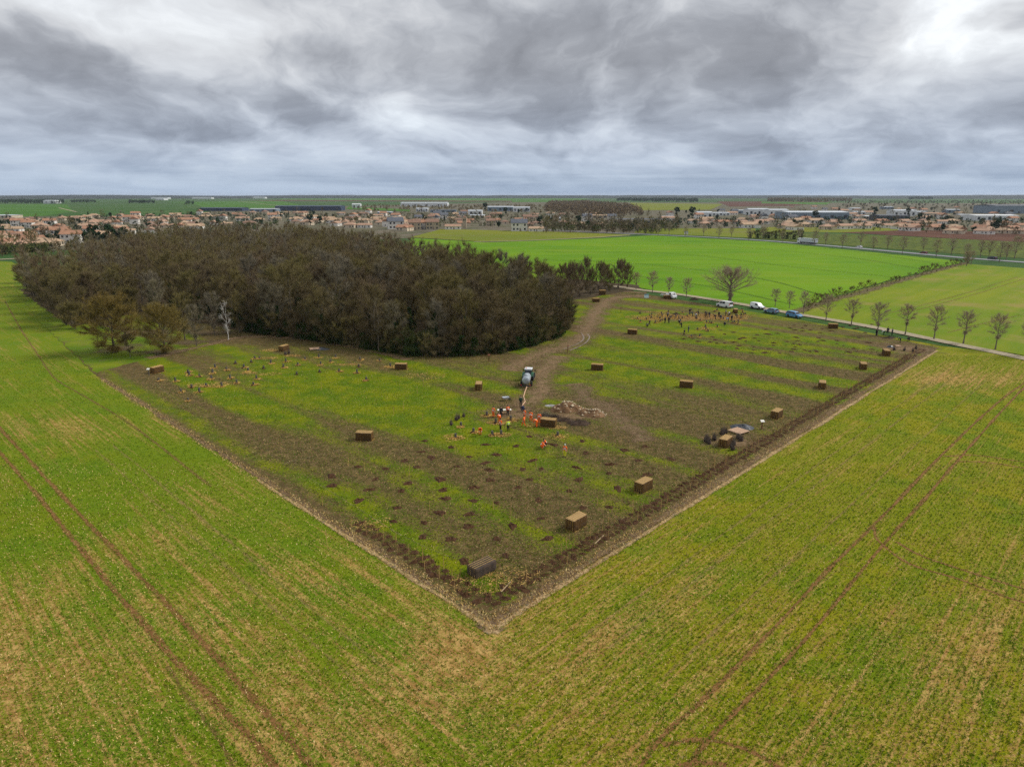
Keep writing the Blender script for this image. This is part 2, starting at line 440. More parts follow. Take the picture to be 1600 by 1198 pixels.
def make_plot():
    """planting plot: mown lines of bright grass between stony stubble, parallel to its edge"""
    m, t, b = newmat('plot_grass')
    pos = t.pos()
    au, av = t.axis(pos, C0, EU), t.axis(pos, C0, EV)
    wob = t.math('MULTIPLY', t.math('SUBTRACT', t.noise(pos, 0.03, 2), 0.5), 7.0)
    uu = t.math('ADD', au, wob)
    bandn = t.noise(t.comb(t.math('MULTIPLY', uu, 0.150), t.math('MULTIPLY', av, 0.006), 2.2), 1.0, 3, 0.5)
    stripe = t.math('SINE', t.math('MULTIPLY', uu, 2 * math.pi / 11.5))
    mid = t.noise(pos, 0.22, 5, 0.62); grit = t.noise(pos, 3.8, 5, 0.75); big = t.noise(pos, 0.04, 3)
    streak = t.noise(t.comb(t.math('MULTIPLY', au, 1.6), t.math('MULTIPLY', av, 0.16), 4.0), 1.0, 4, 0.6)
    g = t.math('ADD', t.math('MULTIPLY', t.math('SUBTRACT', bandn, 0.53), 3.6), t.math('MULTIPLY', stripe, 0.26))
    g = t.math('ADD', g, t.math('MULTIPLY', t.math('SUBTRACT', mid, 0.5), 0.65))
    g = t.math('ADD', g, t.math('MULTIPLY', t.math('SUBTRACT', streak, 0.5), 0.75))
    for (px, py, rx, ry, a, amp) in ((1020, 560, 30, 22, 0.2, 0.62), (960, 600, 16, 16, 0.0, 0.4), (660, 600, 30, 14, 0.2, 0.62), (560, 640, 26, 10, -0.6, 0.45), (420, 650, 20, 8, -0.6, 0.3), (1000, 500, 40, 22, 0.1, 0.5), (640, 770, 12, 4, -0.72, 0.5),
                                     (760, 690, 14, 7, -0.4, 0.35), (350, 605, 26, 10, 0.0, 0.18), (1260, 530, 30, 14, 0.0, 0.22),
                                     (480, 690, 13, 8, -0.6, -0.5), (960, 720, 10, 6, -0.3, -0.2), (780, 600, 8, 10, 0.0, -0.35), (890, 615, 14, 14, 0, -0.2), (1040, 650, 14, 6, -0.5, -0.45),
                                     (480, 528, 50, 5, 0.1, -0.4), (1420, 540, 9, 9, 0, -0.7), (250, 565, 30, 8, 0.1, -0.1)):
        g = t.math('ADD', g, t.math('MULTIPLY', t.spot(pos, G(px, py), rx, ry, a), amp))
    verge_u = t.ss(t.math('ADD', av, t.math('MULTIPLY', t.noise(pos, 0.5, 3), 1.5)), 0.8, 5.0)     # bare strip outside the hedge rows
    verge_v = t.ss(t.math('ADD', au, t.math('MULTIPLY', t.noise(pos, 0.5, 3), 1.5)), 0.5, 4.0)
    g = t.math('SUBTRACT', g, t.math('MULTIPLY', t.math('SUBTRACT', 1.0, t.math('MULTIPLY', verge_u, verge_v)), 0.7))
    gg = t.math('ADD', g, t.math('MULTIPLY', t.math('SUBTRACT', grit, 0.5), 3.4))
    grass = t.mix(t.ss(mid, 0.38, 0.64), (0.088, 0.148, 0.002), (0.165, 0.192, 0.002))
    grass = t.mix(t.ss(t.noise(pos, 7.0, 3), 0.35, 0.68), t.mix(1.0, grass, (0.72, 0.75, 0.7), 'MULTIPLY'), t.mix(1.0, grass, (1.2, 1.15, 1.1), 'MULTIPLY'))
    soil = t.mix(t.ss(t.noise(pos, 0.9, 5), 0.38, 0.64), (0.082, 0.053, 0.022), (0.155, 0.100, 0.042))
    soil = t.mix(t.ss(t.noise(pos, 3.1, 4), 0.44, 0.66), soil, (0.070, 0.072, 0.014))
    col = t.mix(t.ss(gg, -0.22, 0.46), soil, grass)
    stone = t.math('MULTIPLY', t.ss(t.noise(pos, 5.5, 3, 0.6), 0.62, 0.71), t.ss(g, 0.25, -0.30))
    col = t.mix(stone, col, (0.46, 0.35, 0.19))
    t.put(b.inputs['Base Color'], col)
    b.inputs['Roughness'].default_value = 0.95; b.inputs['Specular IOR Level'].default_value = 0.1
    ground_bump(t, b, pos, 4.5, 0.8, 0.12)
    return m
M_plot = make_plot()

def field_mat(name, c1, c2, o=None, e=None, row=0.0, big=0.02, dry=None, dryamt=0.0, bump=0.4):
    m, t, b = newmat(name)
    pos = t.pos()
    f = t.noise(pos, big, 5, 0.6)
    if e is not None:
        al, ac = t.axis(pos, o, e), t.axis(pos, o, (-e[1], e[0]))
        st = t.noise(t.comb(t.math('MULTIPLY', al, 0.01), t.math('MULTIPLY', ac, row), 0.0), 1.0, 4, 0.6)
        f = t.math('ADD', t.math('MULTIPLY', f, 0.55), t.math('MULTIPLY', st, 0.45))
    col = t.mix(t.ss(f, 0.36, 0.64), c1, c2)
    col = t.mix(t.ss(t.noise(pos, 2.5, 5, 0.7), 0.3, 0.7), t.mix(1.0, col, (0.8, 0.82, 0.8), 'MULTIPLY'), t.mix(1.0, col, (1.15, 1.12, 1.1), 'MULTIPLY'))
    if dry: col = t.mix(t.math('MULTIPLY', t.ss(t.noise(pos, big * 2.3, 6, 0.65, 0.4), 0.48, 0.72), dryamt), col, dry)
    t.put(b.inputs['Base Color'], col)
    b.inputs['Roughness'].default_value = 0.95; b.inputs['Specular IOR Level'].default_value = 0.1
    ground_bump(t, b, pos, 3.0, bump, 0.08)
    return m
def decal(name, c1, c2, scale=2.0, lo=0.05, hi=0.42, amt=1.0, c3=None):
    """bare ground whose edge frays into what lies under it"""
    m, t, b = newmat(name)
    pos = t.pos(); uvx = t.sep(t.new('ShaderNodeUVMap').outputs[0])[0]
    d = t.math('SUBTRACT', 1.0, t.math('ABSOLUTE', t.math('SUBTRACT', t.math('MULTIPLY', uvx, 2.0), 1.0)))
    d = t.math('ADD', d, t.math('MULTIPLY', t.math('SUBTRACT', t.noise(pos, scale * 0.35, 5, 0.7), 0.5), 1.9))
    d = t.math('ADD', d, t.math('MULTIPLY', t.math('SUBTRACT', t.noise(pos, scale * 2.5, 4, 0.7), 0.5), 1.9))
    col = t.mix(t.ss(t.noise(pos, scale, 5, 0.65), 0.36, 0.64), c1, c2)
    if c3: col = t.mix(t.ss(t.noise(pos, scale * 0.5, 3), 0.56, 0.68), col, c3)
    t.put(b.inputs['Base Color'], col); b.inputs['Roughness'].default_value = 0.9; b.inputs['Specular IOR Level'].default_value = 0.15
    t.put(b.inputs['Alpha'], t.math('MULTIPLY', t.ss(d, lo, hi), amt))
    ground_bump(t, b, pos, 5.0, 0.7, 0.08)
    return m

M_base = field_mat('plain_grass', (0.035, 0.085, 0.018), (0.050, 0.105, 0.020), big=0.004, dry=(0.075, 0.070, 0.045), dryamt=0.6)
M_meadow = field_mat('bright_winter_wheat', (0.085, 0.205, 0.002), (0.145, 0.265, 0.003), G(1200, 430), (EU - EV).normalized(), 0.12, 0.012, (0.17, 0.24, 0.01), 0.6)
M_east = field_mat('thin_winter_wheat', (0.115, 0.190, 0.005), (0.190, 0.225, 0.010), G(1400, 470), EU, 0.22, 0.02, (0.26, 0.20, 0.06), 0.85)
M_litter = field_mat('leaf_litter', (0.055, 0.040, 0.022), (0.085, 0.060, 0.033), big=0.15, dry=(0.045, 0.055, 0.012), dryamt=0.5, bump=0.8)
M_verge = field_mat('rough_verge', (0.085, 0.15, 0.006), (0.16, 0.20, 0.010), big=0.12, dry=(0.12, 0.09, 0.045), dryamt=0.6, bump=0.8)
M_green2 = field_mat('far_green', (0.045, 0.125, 0.012), (0.065, 0.155, 0.014), big=0.006)
M_green3 = field_mat('far_deep_green', (0.030, 0.085, 0.014), (0.048, 0.105, 0.018), big=0.006, dry=(0.20, 0.16, 0.08), dryamt=0.25)
M_yellowgreen = field_mat('far_pasture', (0.13, 0.165, 0.010), (0.17, 0.185, 0.015), big=0.01, dry=(0.17, 0.14, 0.06), dryamt=0.5)
M_plough = field_mat('ploughed_soil', (0.080, 0.034, 0.020), (0.115, 0.052, 0.030), big=0.03, bump=0.8)
M_orchard = field_mat('weedy_fallow', (0.045, 0.070, 0.012), (0.085, 0.115, 0.014), big=0.12, dry=(0.20, 0.22, 0.02), dryamt=0.8)
M_townground = field_mat('town_gardens', (0.080, 0.085, 0.040), (0.14, 0.115, 0.080), big=0.03, dry=(0.24, 0.22, 0.19), dryamt=0.6)
M_track = mat('pale_gravel', (0.36, 0.30, 0.20), (0.26, 0.22, 0.14), 1.2, 0.95, bump=0.6, world=True)
M_road = mat('grey_asphalt', (0.24, 0.245, 0.25), (0.20, 0.205, 0.21), 0.6, 0.85, bump=0.2, world=True)
M_rut = decal('rut_soil', (0.165, 0.078, 0.026), (0.270, 0.140, 0.048), 2.2, -0.05, 0.75, 0.88)
M_rutfaint = decal('faint_rut_soil', (0.160, 0.090, 0.03), (0.25, 0.155, 0.055), 2.2, 0.20, 1.0, 0.65)
M_mud = decal('trodden_mud', (0.150, 0.095, 0.048), (0.240, 0.158, 0.085), 1.2, 0.10, 0.95, 0.9, (0.13, 0.12, 0.03))
M_pale = decal('pale_stony_strip', (0.30, 0.20, 0.10), (0.50, 0.35, 0.18), 2.6, 0.1, 0.8, 0.95, (0.16, 0.13, 0.09))
M_furrow = decal('dug_soil_strip', (0.085, 0.048, 0.020), (0.140, 0.082, 0.036), 2.5, 0.35, 1.3, 0.55, (0.16, 0.13, 0.05))
M_mar = decal('bare_margin', (0.130, 0.082, 0.045), (0.230, 0.152, 0.085), 2.0, 0.25, 1.0, 0.8, (0.12, 0.12, 0.04))
M_litpatch = decal('litter_patch', (0.10, 0.07, 0.038), (0.15, 0.105, 0.055), 1.6, 0.1, 0.9, 0.9, (0.10, 0.13, 0.02))
M_thin = decal('thin_crop', (0.27, 0.175, 0.07), (0.40, 0.27, 0.11), 2.2, 0.35, 1.4, 0.6)
M_bank = decal('dead_grass_bank', (0.115, 0.085, 0.035), (0.165, 0.125, 0.055), 0.8, 0.1, 0.8, 0.95, (0.10, 0.12, 0.02))
M_wet = mat('wet_rut', (0.24, 0.18, 0.12), (0.17, 0.12, 0.08), 1.5, 0.35, world=True, spec=0.5)
M_line = decal('trodden_path', (0.19, 0.165, 0.08), (0.26, 0.22, 0.11), 3.0, 0.4, 1.3, 0.4)
M_darkgrass = M_verge

# ------------------------------------------------------------------ ground sheets
def P(*px): return [G(x, y) for x, y in px]
BIG = 12000
sheet('ground', [(-BIG, -300), (BIG, -300), (BIG, BIG), (-BIG, BIG)], -0.10, M_base)
sheet('crop_field', [(-420, -60), (420, -60), (420, 168), G(1640, 560), G(1475, 541)] + P((1240, 498), (1000, 458), (500, 450), (60, 430), (18, 409), (-120, 404)), 0.0, M_crop, 0.0)
plot_poly = [C0, G(1468, 544)] + P((1240, 499), (1000, 458), (880, 448), (500, 436), (120, 418), (22, 412), (24, 447), (60, 500), (150, 587))
sheet('planting_plot', plot_poly, 0.03, M_plot, 0.5, 0.8)
sheet('grass_verge', P((150, 583), (162, 578), (300, 545), (120, 500), (60, 440), (30, 412), (20, 412), (22, 447), (58, 500)), 0.045, M_verge, 0.8, 1.0)
sheet('meadow', P((870, 436), (1000, 450), (1130, 471), (1235, 489), (1300, 464), (1400, 435), (1500, 411), (1500, 408), (1200, 378), (1020, 368), (930, 373), (760, 379), (640, 372), (640, 420)), 0.03, M_meadow, 0.4, 3)
sheet('wheat_field', P((1240, 489), (1300, 466), (1400, 437), (1506, 412), (1700, 427), (1700, 572), (1500, 538), (1330, 505)), 0.04, M_east, 0.4, 3)
sheet('pasture', P((640, 371), (760, 378), (935, 371.5), (985, 367), (860, 362), (690, 358)), 0.05, M_yellowgreen, 1.0, 5)
sheet('road_verge_field', P((990, 364), (1180, 372), (1180, 357), (1000, 357)), 0.05, M_yellowgreen, 1.0, 5)
sheet('fallow_field', P((1180, 373), (1350, 386), (1530, 399), (1720, 412), (1720, 384), (1420, 370), (1180, 361)), 0.05, M_orchard, 1.0, 5)
sheet('ploughed_field', P((1310, 363.5), (1720, 385), (1720, 366), (1430, 359.5)), 0.08, M_plough, 1.0, 5)
sheet('grass_strip', P((1180, 361.5), (1310, 363.5), (1430, 359.5), (1380, 355), (1200, 355)), 0.08, M_yellowgreen, 1.0, 5)
sheet('town_ground', P((-200, 402), (640, 372), (690, 359), (860, 362), (985, 366), (1180, 356), (1390, 355), (1720, 366), (1760, 318), (800, 316), (560, 322), (-200, 330)), 0.02, M_townground, 2, 15)
for k, (poly, m) in enumerate([
        (P((-200, 340), (60, 338.5), (115, 331), (105, 319.5), (-200, 319)), M_green2), (P((60, 338.5), (300, 337), (330, 330), (300, 318), (105, 319.5), (115, 331)), M_green3),
        (P((330, 329), (480, 323), (440, 314), (210, 314), (300, 318)), M_green2), (P((110, 318), (440, 313.5), (560, 309.5), (150, 310.5)), M_green3),
        (P((380, 314), (800, 315.5), (830, 311), (560, 310)), M_plough), (P((440, 312.5), (840, 314.2), (850, 309), (430, 308.6)), M_green2),
        (P((985, 329), (1110, 328), (1130, 319), (985, 317)), M_yellowgreen), (P((800, 316), (900, 316), (920, 310), (800, 310)), M_green2),
        (P((1140, 323), (1240, 322), (1300, 315), (1120, 315)), M_plough), (P((1190, 318), (1290, 320), (1300, 316.2), (1190, 315.4)), M_green2),
        (P((1420, 314.5), (1700, 317.5), (1700, 310.6), (1450, 309.4)), M_green3), (P((640, 343), (760, 341), (740, 334), (650, 335)), M_townground)]):
    sheet('field', poly, 0.10 + 0.02 * k, m, 3.0, 30)
sheet('field', P((540, 327), (640, 331), (640, 327.5), (545, 323)), 0.40, M_green2, 1, 8)
# lanes and roads
track_pts = P((1720, 586), (1600, 560), (1470, 533), (1373, 513), (1300, 500), (1240, 490), (1150, 474), (1060, 460), (1000, 453), (960, 447))
ribbon('gravel_track', track_pts, 3.4, 0.09, M_track, 1.5, 0.08, crown=0.03)
ribbon('lane', P((-150, 413), (0, 405.5), (110, 400), (260, 391)), 5.0, 0.09, M_track, 4, 0.05)
ribbon('road', P((1760, 421), (1600, 410), (1500, 402.5), (1400, 393.5), (1300, 384.5), (1200, 376.5), (1100, 370.5), (1000, 366), (900, 361.5), (850, 359)), 7.0, 0.12, M_road, 6, 0.0, crown=0.05)
ribbon('field_lane', P((985, 367.5), (930, 371), (860, 374.5), (790, 377), (740, 378)), 3.5, 0.10, M_track, 5, 0.05)
ribbon('far_lane', P((120, 331.5), (100, 327), (92, 325)), 5, 0.35, M_track, 10, 0.05)
ribbon('far_lane', P((372, 314.5), (420, 320), (460, 323.5)), 6, 0.45, M_track, 10, 0.05)
# wheel ruts in the crop
for pts in ([(-30, 640), (0, 669), (100, 778), (200, 880), (300, 985), (390, 1085), (450, 1150), (500, 1215)],
            [(-30, 675), (0, 707), (80, 800), (165, 905), (260, 1015), (340, 1100), (400, 1160), (440, 1215)]):
    ribbon('wheel_rut', P(*pts), 0.62, 0.012, M_rut, 0.6, 0.25)
ribbon('wheel_rut', P((262, 1040), (290, 1085), (340, 1150), (370, 1215)), 0.55, 0.014, M_rutfaint, 0.6, 0.12)
ribbon('wheel_rut', P((8, 470), (30, 510), (60, 555), (85, 590), (120, 612), (200, 660), (330, 760)), 0.7, 0.012, M_rutfaint, 0.6, 0.12)
for pts in ([(1620, 585), (1560, 628), (1470, 712), (1400, 785), (1350, 835), (1290, 895), (1200, 990), (1100, 1090), (1035, 1150), (990, 1215)],
            [(1660, 560), (1600, 606), (1500, 715), (1440, 785), (1385, 845), (1340, 900), (1270, 985), (1200, 1060), (1120, 1140), (1060, 1215)]):
    ribbon('wheel_rut', P(*pts), 0.48, 0.012, M_rut, 0.6, 0.25)
for pts in ([(1475, 713), (1520, 711), (1570, 717), (1640, 728)], [(1495, 721), (1540, 722), (1600, 731), (1660, 742)],
            [(1366, 822), (1368, 838), (1376, 848), (1420, 880), (1500, 905), (1580, 935), (1660, 955)], [(1400, 846), (1440, 868), (1520, 895), (1600, 920)],
            [(1035, 1164), (1070, 1157), (1110, 1156), (1150, 1165), (1200, 1187), (1240, 1215)], [(1060, 1195), (1100, 1190), (1135, 1196)]):
    ribbon('wheel_rut', P(*pts), 0.46, 0.016, M_rut, 0.6, 0.12)
for dv, w_ in ((-6.0, 0.7), (-8.2, 0.8), (-13, 0.6)):
    ribbon('thin_crop_line', [W(u, dv) for u in range(4, 120, 8)], w_, 0.010, M_thin, 0.8, 0.3)
for du, w_ in ((-9.0, 0.9), (-11.2, 0.7)):
    ribbon('thin_crop_line', [W(du, v) for v in range(2, 70, 8)], w_, 0.010, M_thin, 0.8, 0.3)
for pts in ([(1590, 433), (1520, 455), (1440, 477), (1385, 490)], [(1600, 436), (1530, 458), (1450, 480), (1400, 492)], [(1700, 470), (1560, 500), (1480, 520)]):
    ribbon('wheel_rut', P(*pts), 0.9, 0.05, M_rutfaint, 1.2, 0.2)
ribbon('hedge_bank', P((1245, 488), (1290, 472), (1355, 454), (1420, 435), (1470, 421), (1512, 410)), 6.0, 0.06, M_bank, 1.5, 0.25)
M_tram = decal('rolled_wheat', (0.070, 0.150, 0.003), (0.100, 0.185, 0.004), 0.8, 0.0, 0.8, 0.6)
for pts in ([(830, 405), (1000, 412), (1180, 434), (1290, 463)], [(850, 393), (1050, 396), (1250, 418), (1400, 433)], [(880, 383), (1100, 383), (1300, 399), (1440, 420)], [(960, 376), (1150, 379), (1330, 393), (1470, 412)], [(820, 420), (960, 428), (1100, 446), (1240, 476)]):
    ribbon('wheel_rut', P(*pts), 1.6, 0.045, M_tram, 3, 0.15); ribbon('wheel_rut', P(*[(x + 2, y + 1.3) for x, y in pts]), 1.2, 0.046, M_tram, 3, 0.15)
# mud track curving round the wood, bare strips at the plot's edges, trodden lines
ribbon('mud_track', P((1010, 462), (960, 466), (935, 485), (918, 510), (905, 530), (860, 548), (820, 562), (800, 580)), 10.5, 0.055, M_mud, 0.8, 0.2)
ribbon('mud_track', P((1010, 458), (960, 456), (900, 466)), 6.0, 0.058, M_mud, 0.8, 0.2)
ribbon('mud_track', P((870, 556), (850, 580), (845, 605), (825, 625), (812, 650)), 9.0, 0.060, M_mud, 0.8, 0.25)
ribbon('mud_track', P((890, 600), (930, 630), (975, 660), (1010, 690)), 9.0, 0.057, M_mar, 0.8, 0.4)
ribbon('mud_track', P((640, 562), (560, 545), (480, 530), (380, 527), (300, 545), (230, 560)), 4.0, 0.050, M_mud, 0.8, 0.3)
for pts in ([(908, 520), (912, 528), (905, 536), (880, 546)], [(918, 522), (921, 528), (912, 538), (890, 548)]):
    ribbon('wet_rut', P(*pts), 0.28, 0.07, M_wet, 0.6, 0.4)
ribbon('stony_strip', [W(u, 0.45) for u in range(-1, 138, 6)], 2.0, 0.045, M_mar, 0.6, 0.3)
ribbon('stony_strip', [W(u, -0.25) for u in range(-1, 138, 6)], 0.8, 0.047, M_pale, 0.6, 0.35)
ribbon('stony_strip', [W(0.15, v) for v in range(-1, 110, 6)], 1.5, 0.046, M_mar, 0.6, 0.4)
ribbon('stony_strip', [W(-0.3, v) for v in range(-1, 46, 6)], 0.6, 0.048, M_pale, 0.6, 0.4)
ribbon('dug_soil_strip', [W(u, 2.6) for u in range(2, 138, 6)], 2.6, 0.052, M_furrow, 0.6, 0.2)
ribbon('dug_soil_strip', [W(1.9, v) for v in range(2, 24, 4)], 2.2, 0.054, M_furrow, 0.6, 0.2)
for pts in ([(480, 745), (560, 795), (625, 835), (690, 865), (745, 880)], [(440, 725), (585, 690), (650, 672), (720, 655)], [(240, 597), (262, 615), (300, 640)]):
    ribbon('trodden_line', P(*pts), 0.5, 0.05, M_line, 0.6, 0.3)
# workplace mud
def patch(name, c, rx, ry, rz, material, z, group=None):
    vs = [(0, 0, 0)]; uv = [0.5]; fs = []; n = 28
    for k in range(n):
        a = 2 * math.pi * k / n; q = 1 + 0.28 * mnoise.noise(Vector((c.x + math.cos(a) * 1.3, c.y + math.sin(a) * 1.3, 0)))
        vs.append((rx * q * math.cos(a), ry * q * math.sin(a), 0)); uv.append(0.0)
        fs.append((0, k + 1, (k + 1) % n + 1))
    me = bpy.data.meshes.new(name); me.from_pydata(vs, [], fs); me.materials.append(material)
    ul = me.uv_layers.new(name='UVMap')
    for l in me.loops: ul.data[l.index].uv = (uv[l.vertex_index], 0)
    o = ob(name, me, None, (c.x, c.y, z), rz); o['kind'] = 'structure'
    return o
for c, rx, ry, z in (((800, 648), 7, 6, 0.062), ((900, 650), 9, 4, 0.061), ((1140, 690), 6, 4, 0.062), ((1415, 545), 9, 8, 0.06), ((1090, 497), 17, 6, 0.05)):
    patch('trodden_ground', G(*c), rx, ry, 0.2, M_mud, z)

# wood floor
wood_px = [(884, 500), (882, 516), (868, 528), (830, 540), (780, 552), (700, 557), (640, 556), (590, 547), (520, 537), (450, 526), (375, 517), (325, 508), (222, 487), (150, 503), (112, 512), (86, 492), (58, 474), (30, 452)]
wood_poly = [G(*p) for p in wood_px] + [Vector(p + (0,)) for p in ((-172, 262), (-186, 310), (-190, 360), (-172, 410), (-128, 432), (-88, 385), (-47, 318), (-20, 262), (0, 228))] + [G(868, 470)]
sheet('wood_floor', wood_poly, 0.075, M_litter, 1.2, 1.5)
for c, rx, ry in (((185, 545), 7, 6), ((250, 550), 8, 4), ((330, 520), 10, 4), ((230, 520), 12, 9), ((300, 535), 8, 4)):
    patch('leaf_litter', G(*c), rx, ry, 0.1, M_litpatch, 0.066)
sheet('wood_floor', P((890, 470), (940, 462), (1000, 452), (1000, 446), (900, 436), (850, 440)), 0.07, M_litter, 1.0, 1.5)
#@@STRUCT_END
# ------------------------------------------------------------------ plants
def bark(name, c, c2): return mat(name, c, c2, 2.0, 0.95, bump=0.4)
M_bark = bark('grey_bark', (0.120, 0.098, 0.072), (0.080, 0.066, 0.048))
M_barkpale = bark('pale_bark', (0.20, 0.165, 0.12), (0.13, 0.108, 0.08))
M_birch = mat('white_bark', (0.62, 0.60, 0.56), (0.30, 0.28, 0.25), 4.0, 0.8)
def twigmat(name, a, b, c):
    m, t, bs = newmat(name)
    pos = t.pos()
    f = t.noise(pos, 0.35, 4, 0.65); g = t.noise(pos, 0.06, 2)
    col = t.mix(t.ss(f, 0.36, 0.64), a, b); col = t.mix(t.ss(g, 0.42, 0.62), col, c)
    t.put(bs.inputs['Base Color'], col); bs.inputs['Roughness'].default_value = 0.95; bs.inputs['Specular IOR Level'].default_value = 0.05
    return m
M_twig = twigmat('bare_twigs', (0.200, 0.155, 0.080), (0.115, 0.088, 0.044), (0.172, 0.142, 0.060))
M_twigolive = twigmat('olive_twigs', (0.200, 0.165, 0.062), (0.145, 0.118, 0.048), (0.185, 0.160, 0.058))
M_twigred = twigmat('reddish_twigs', (0.190, 0.138, 0.085), (0.135, 0.100, 0.060), (0.170, 0.132, 0.075))
M_twiggrey = twigmat('grey_twigs', (0.230, 0.200, 0.140), (0.160, 0.138, 0.098), (0.205, 0.178, 0.110))
M_twigpale = twigmat('pale_twigs', (0.400, 0.330, 0.225), (0.300, 0.245, 0.165), (0.360, 0.290, 0.180))
M_gold = twigmat('golden_twigs', (0.235, 0.165, 0.048), (0.165, 0.115, 0.036), (0.205, 0.158, 0.046))
M_ivy = twigmat('ivy_leaves', (0.020, 0.048, 0.012), (0.036, 0.068, 0.014), (0.026, 0.055, 0.015))
M_ever = twigmat('evergreen_leaves', (0.018, 0.042, 0.018), (0.032, 0.060, 0.022), (0.022, 0.050, 0.022))
M_bush = twigmat('bramble', (0.095, 0.078, 0.036), (0.130, 0.095, 0.050), (0.060, 0.082, 0.022))

def rand_dirs(rng, n):
    v = rng.normal(size=(n, 3)); return v / np.linalg.norm(v, axis=1, keepdims=True)
def slivers(rng, base, d, L, w):
    """thin triangles from base along d"""
    side = np.cross(d, rand_dirs(rng, len(d))); side /= np.linalg.norm(side, axis=1, keepdims=True) + 1e-9
    side *= w[:, None] * 0.5
    return np.stack([base - side, base + side, base + d * L[:, None]], axis=1)
def leaf_tris(rng, centers, size):
    n = len(centers); a = rand_dirs(rng, n); b = np.cross(a, rand_dirs(rng, n)); b /= np.linalg.norm(b, axis=1, keepdims=True) + 1e-9
    s = size[:, None]
    return np.stack([centers - a * s * 0.5 - b * s * 0.3, centers + a * s * 0.5 - b * s * 0.3, centers + b * s * 0.6], axis=1)
def bare_tree(seed, H, clear, rx, r0, nlimb=9, nsub=6, ntw=3200, tw=0.045, tl=(0.5, 1.1), spread=0.5, flat=1.0, sides=6, lean=0.03, topf=0.72, el0=20):
    """trunk triangles and crown triangles of a leafless tree"""
    rng = np.random.default_rng(seed); rnd = random.Random(seed)
    T = MB(); B = MB()
    top = H * topf
    tp = []; x = y = 0.0
    for i in range(7):
        f = i / 6; tp.append((x, y, top * f)); x += rnd.uniform(-1, 1) * lean * H * 0.35; y += rnd.uniform(-1, 1) * lean * H * 0.35
    T.tube(tp, [r0 * (1.35 if i == 0 else 1.0 - 0.75 * i / 6) for i in range(7)], sides)
    cz = clear + (H - clear) * 0.52; rz = (H - clear) * 0.55
    ends = []
    for k in range(nlimb):
        a = k * 2.399 + rnd.uniform(-0.4, 0.4); f = 0.0 if nlimb == 1 else k / (nlimb - 1)
        h0 = clear * 0.85 + (top - clear * 0.85) * f * 0.97
        i0 = min(int(h0 / top * 6), 5); q = h0 / top * 6 - i0
        p0 = Vector(tp[i0]).lerp(Vector(tp[i0 + 1]), q)
        elv = R(el0 + 55 * f + rnd.uniform(-10, 10)) * (1.0 - spread) + R(el0 * 0.6 + 60 * f) * spread
        dirv = Vector((math.cos(a) * math.cos(elv), math.sin(a) * math.cos(elv), math.sin(elv)))
        # reach the crown's outline
        ln = 0.2
        while ln < 2 * H:
            pp = p0 + dirv * ln
            if (pp.x / rx) ** 2 + (pp.y / rx) ** 2 + ((pp.z - cz) / rz) ** 2 > rnd.uniform(0.75, 1.05): break
            ln += 0.25
        mid = p0 + dirv * ln * 0.5 + Vector((rnd.uniform(-1, 1), rnd.uniform(-1, 1), rnd.uniform(-0.2, 0.9))) * ln * 0.10
        e = p0 + dirv * ln
        rr = r0 * (0.36 - 0.16 * f)
        T.tube([p0, p0.lerp(mid, 0.55), mid, mid.lerp(e, 0.55), e], [rr, rr * 0.8, rr * 0.55, rr * 0.33, rr * 0.12], 4, cap=False)
        for s in range(nsub):
            f2 = rnd.uniform(0.25, 0.98)
            b0 = p0.lerp(mid, f2 * 2) if f2 < 0.5 else mid.lerp(e, f2 * 2 - 1)
            d2 = (dirv * 0.8 + Vector((rnd.uniform(-1, 1), rnd.uniform(-1, 1), rnd.uniform(-0.25, 0.9)))).normalized()
            l2 = ln * rnd.uniform(0.28, 0.55)
            b1 = b0 + d2 * l2 * 0.5; b2 = b1 + (d2 + Vector((rnd.uniform(-.4, .4), rnd.uniform(-.4, .4), rnd.uniform(-.1, .5)))).normalized() * l2 * 0.5
            B.tube([b0, b1, b2], [rr * 0.28, rr * 0.17, rr * 0.05], 3, cap=False)
            ends.append((b0, b1, b2))
        ends.append((p0.lerp(e, 0.55), mid.lerp(e, 0.5), e))
    E = np.array([[tuple(q) for q in s] for s in ends])
    idx = rng.integers(0, len(E), ntw); f = rng.random(ntw)[:, None] ** 0.7
    base = np.where(f < 0.5, E[idx, 0] + (E[idx, 1] - E[idx, 0]) * f * 2, E[idx, 1] + (E[idx, 2] - E[idx, 1]) * (f * 2 - 1))
    out = base - np.array([0, 0, cz * 0.8]); out /= np.linalg.norm(out, axis=1, keepdims=True)
    d = out * 0.7 + rand_dirs(rng, ntw) * 0.75 + np.array([0, 0, 0.35]); d /= np.linalg.norm(d, axis=1, keepdims=True)
    L = rng.uniform(tl[0], tl[1], ntw)
    t1 = slivers(rng, base, d, L, np.full(ntw, tw))
    # second generation from the first
    k = ntw // 2; pick = rng.integers(0, ntw, k); b2 = base[pick] + d[pick] * (L[pick] * rng.uniform(0.3, 0.9, k))[:, None]
    d2 = d[pick] + rand_dirs(rng, k) * 0.8; d2 /= np.linalg.norm(d2, axis=1, keepdims=True)
    t2 = slivers(rng, b2, d2, L[pick] * 0.7, np.full(k, tw * 0.8))
    crown = np.concatenate([mb_tris(B), t1, t2])
    crown[..., 2] = np.maximum(crown[..., 2], 0.25)
    return mb_tris(T), crown
def ivy_tris(seed, h0, h1, rad, n, size=0.30):
    rng = np.random.default_rng(seed)
    z = rng.uniform(h0, h1, n); a = rng.uniform(0, 6.283, n); r = rad * rng.uniform(0.3, 1.0, n) * (1.1 - 0.6 * (z - h0) / (h1 - h0))
    return leaf_tris(rng, np.stack([r * np.cos(a), r * np.sin(a), z], 1), rng.uniform(size * .6, size * 1.4, n))
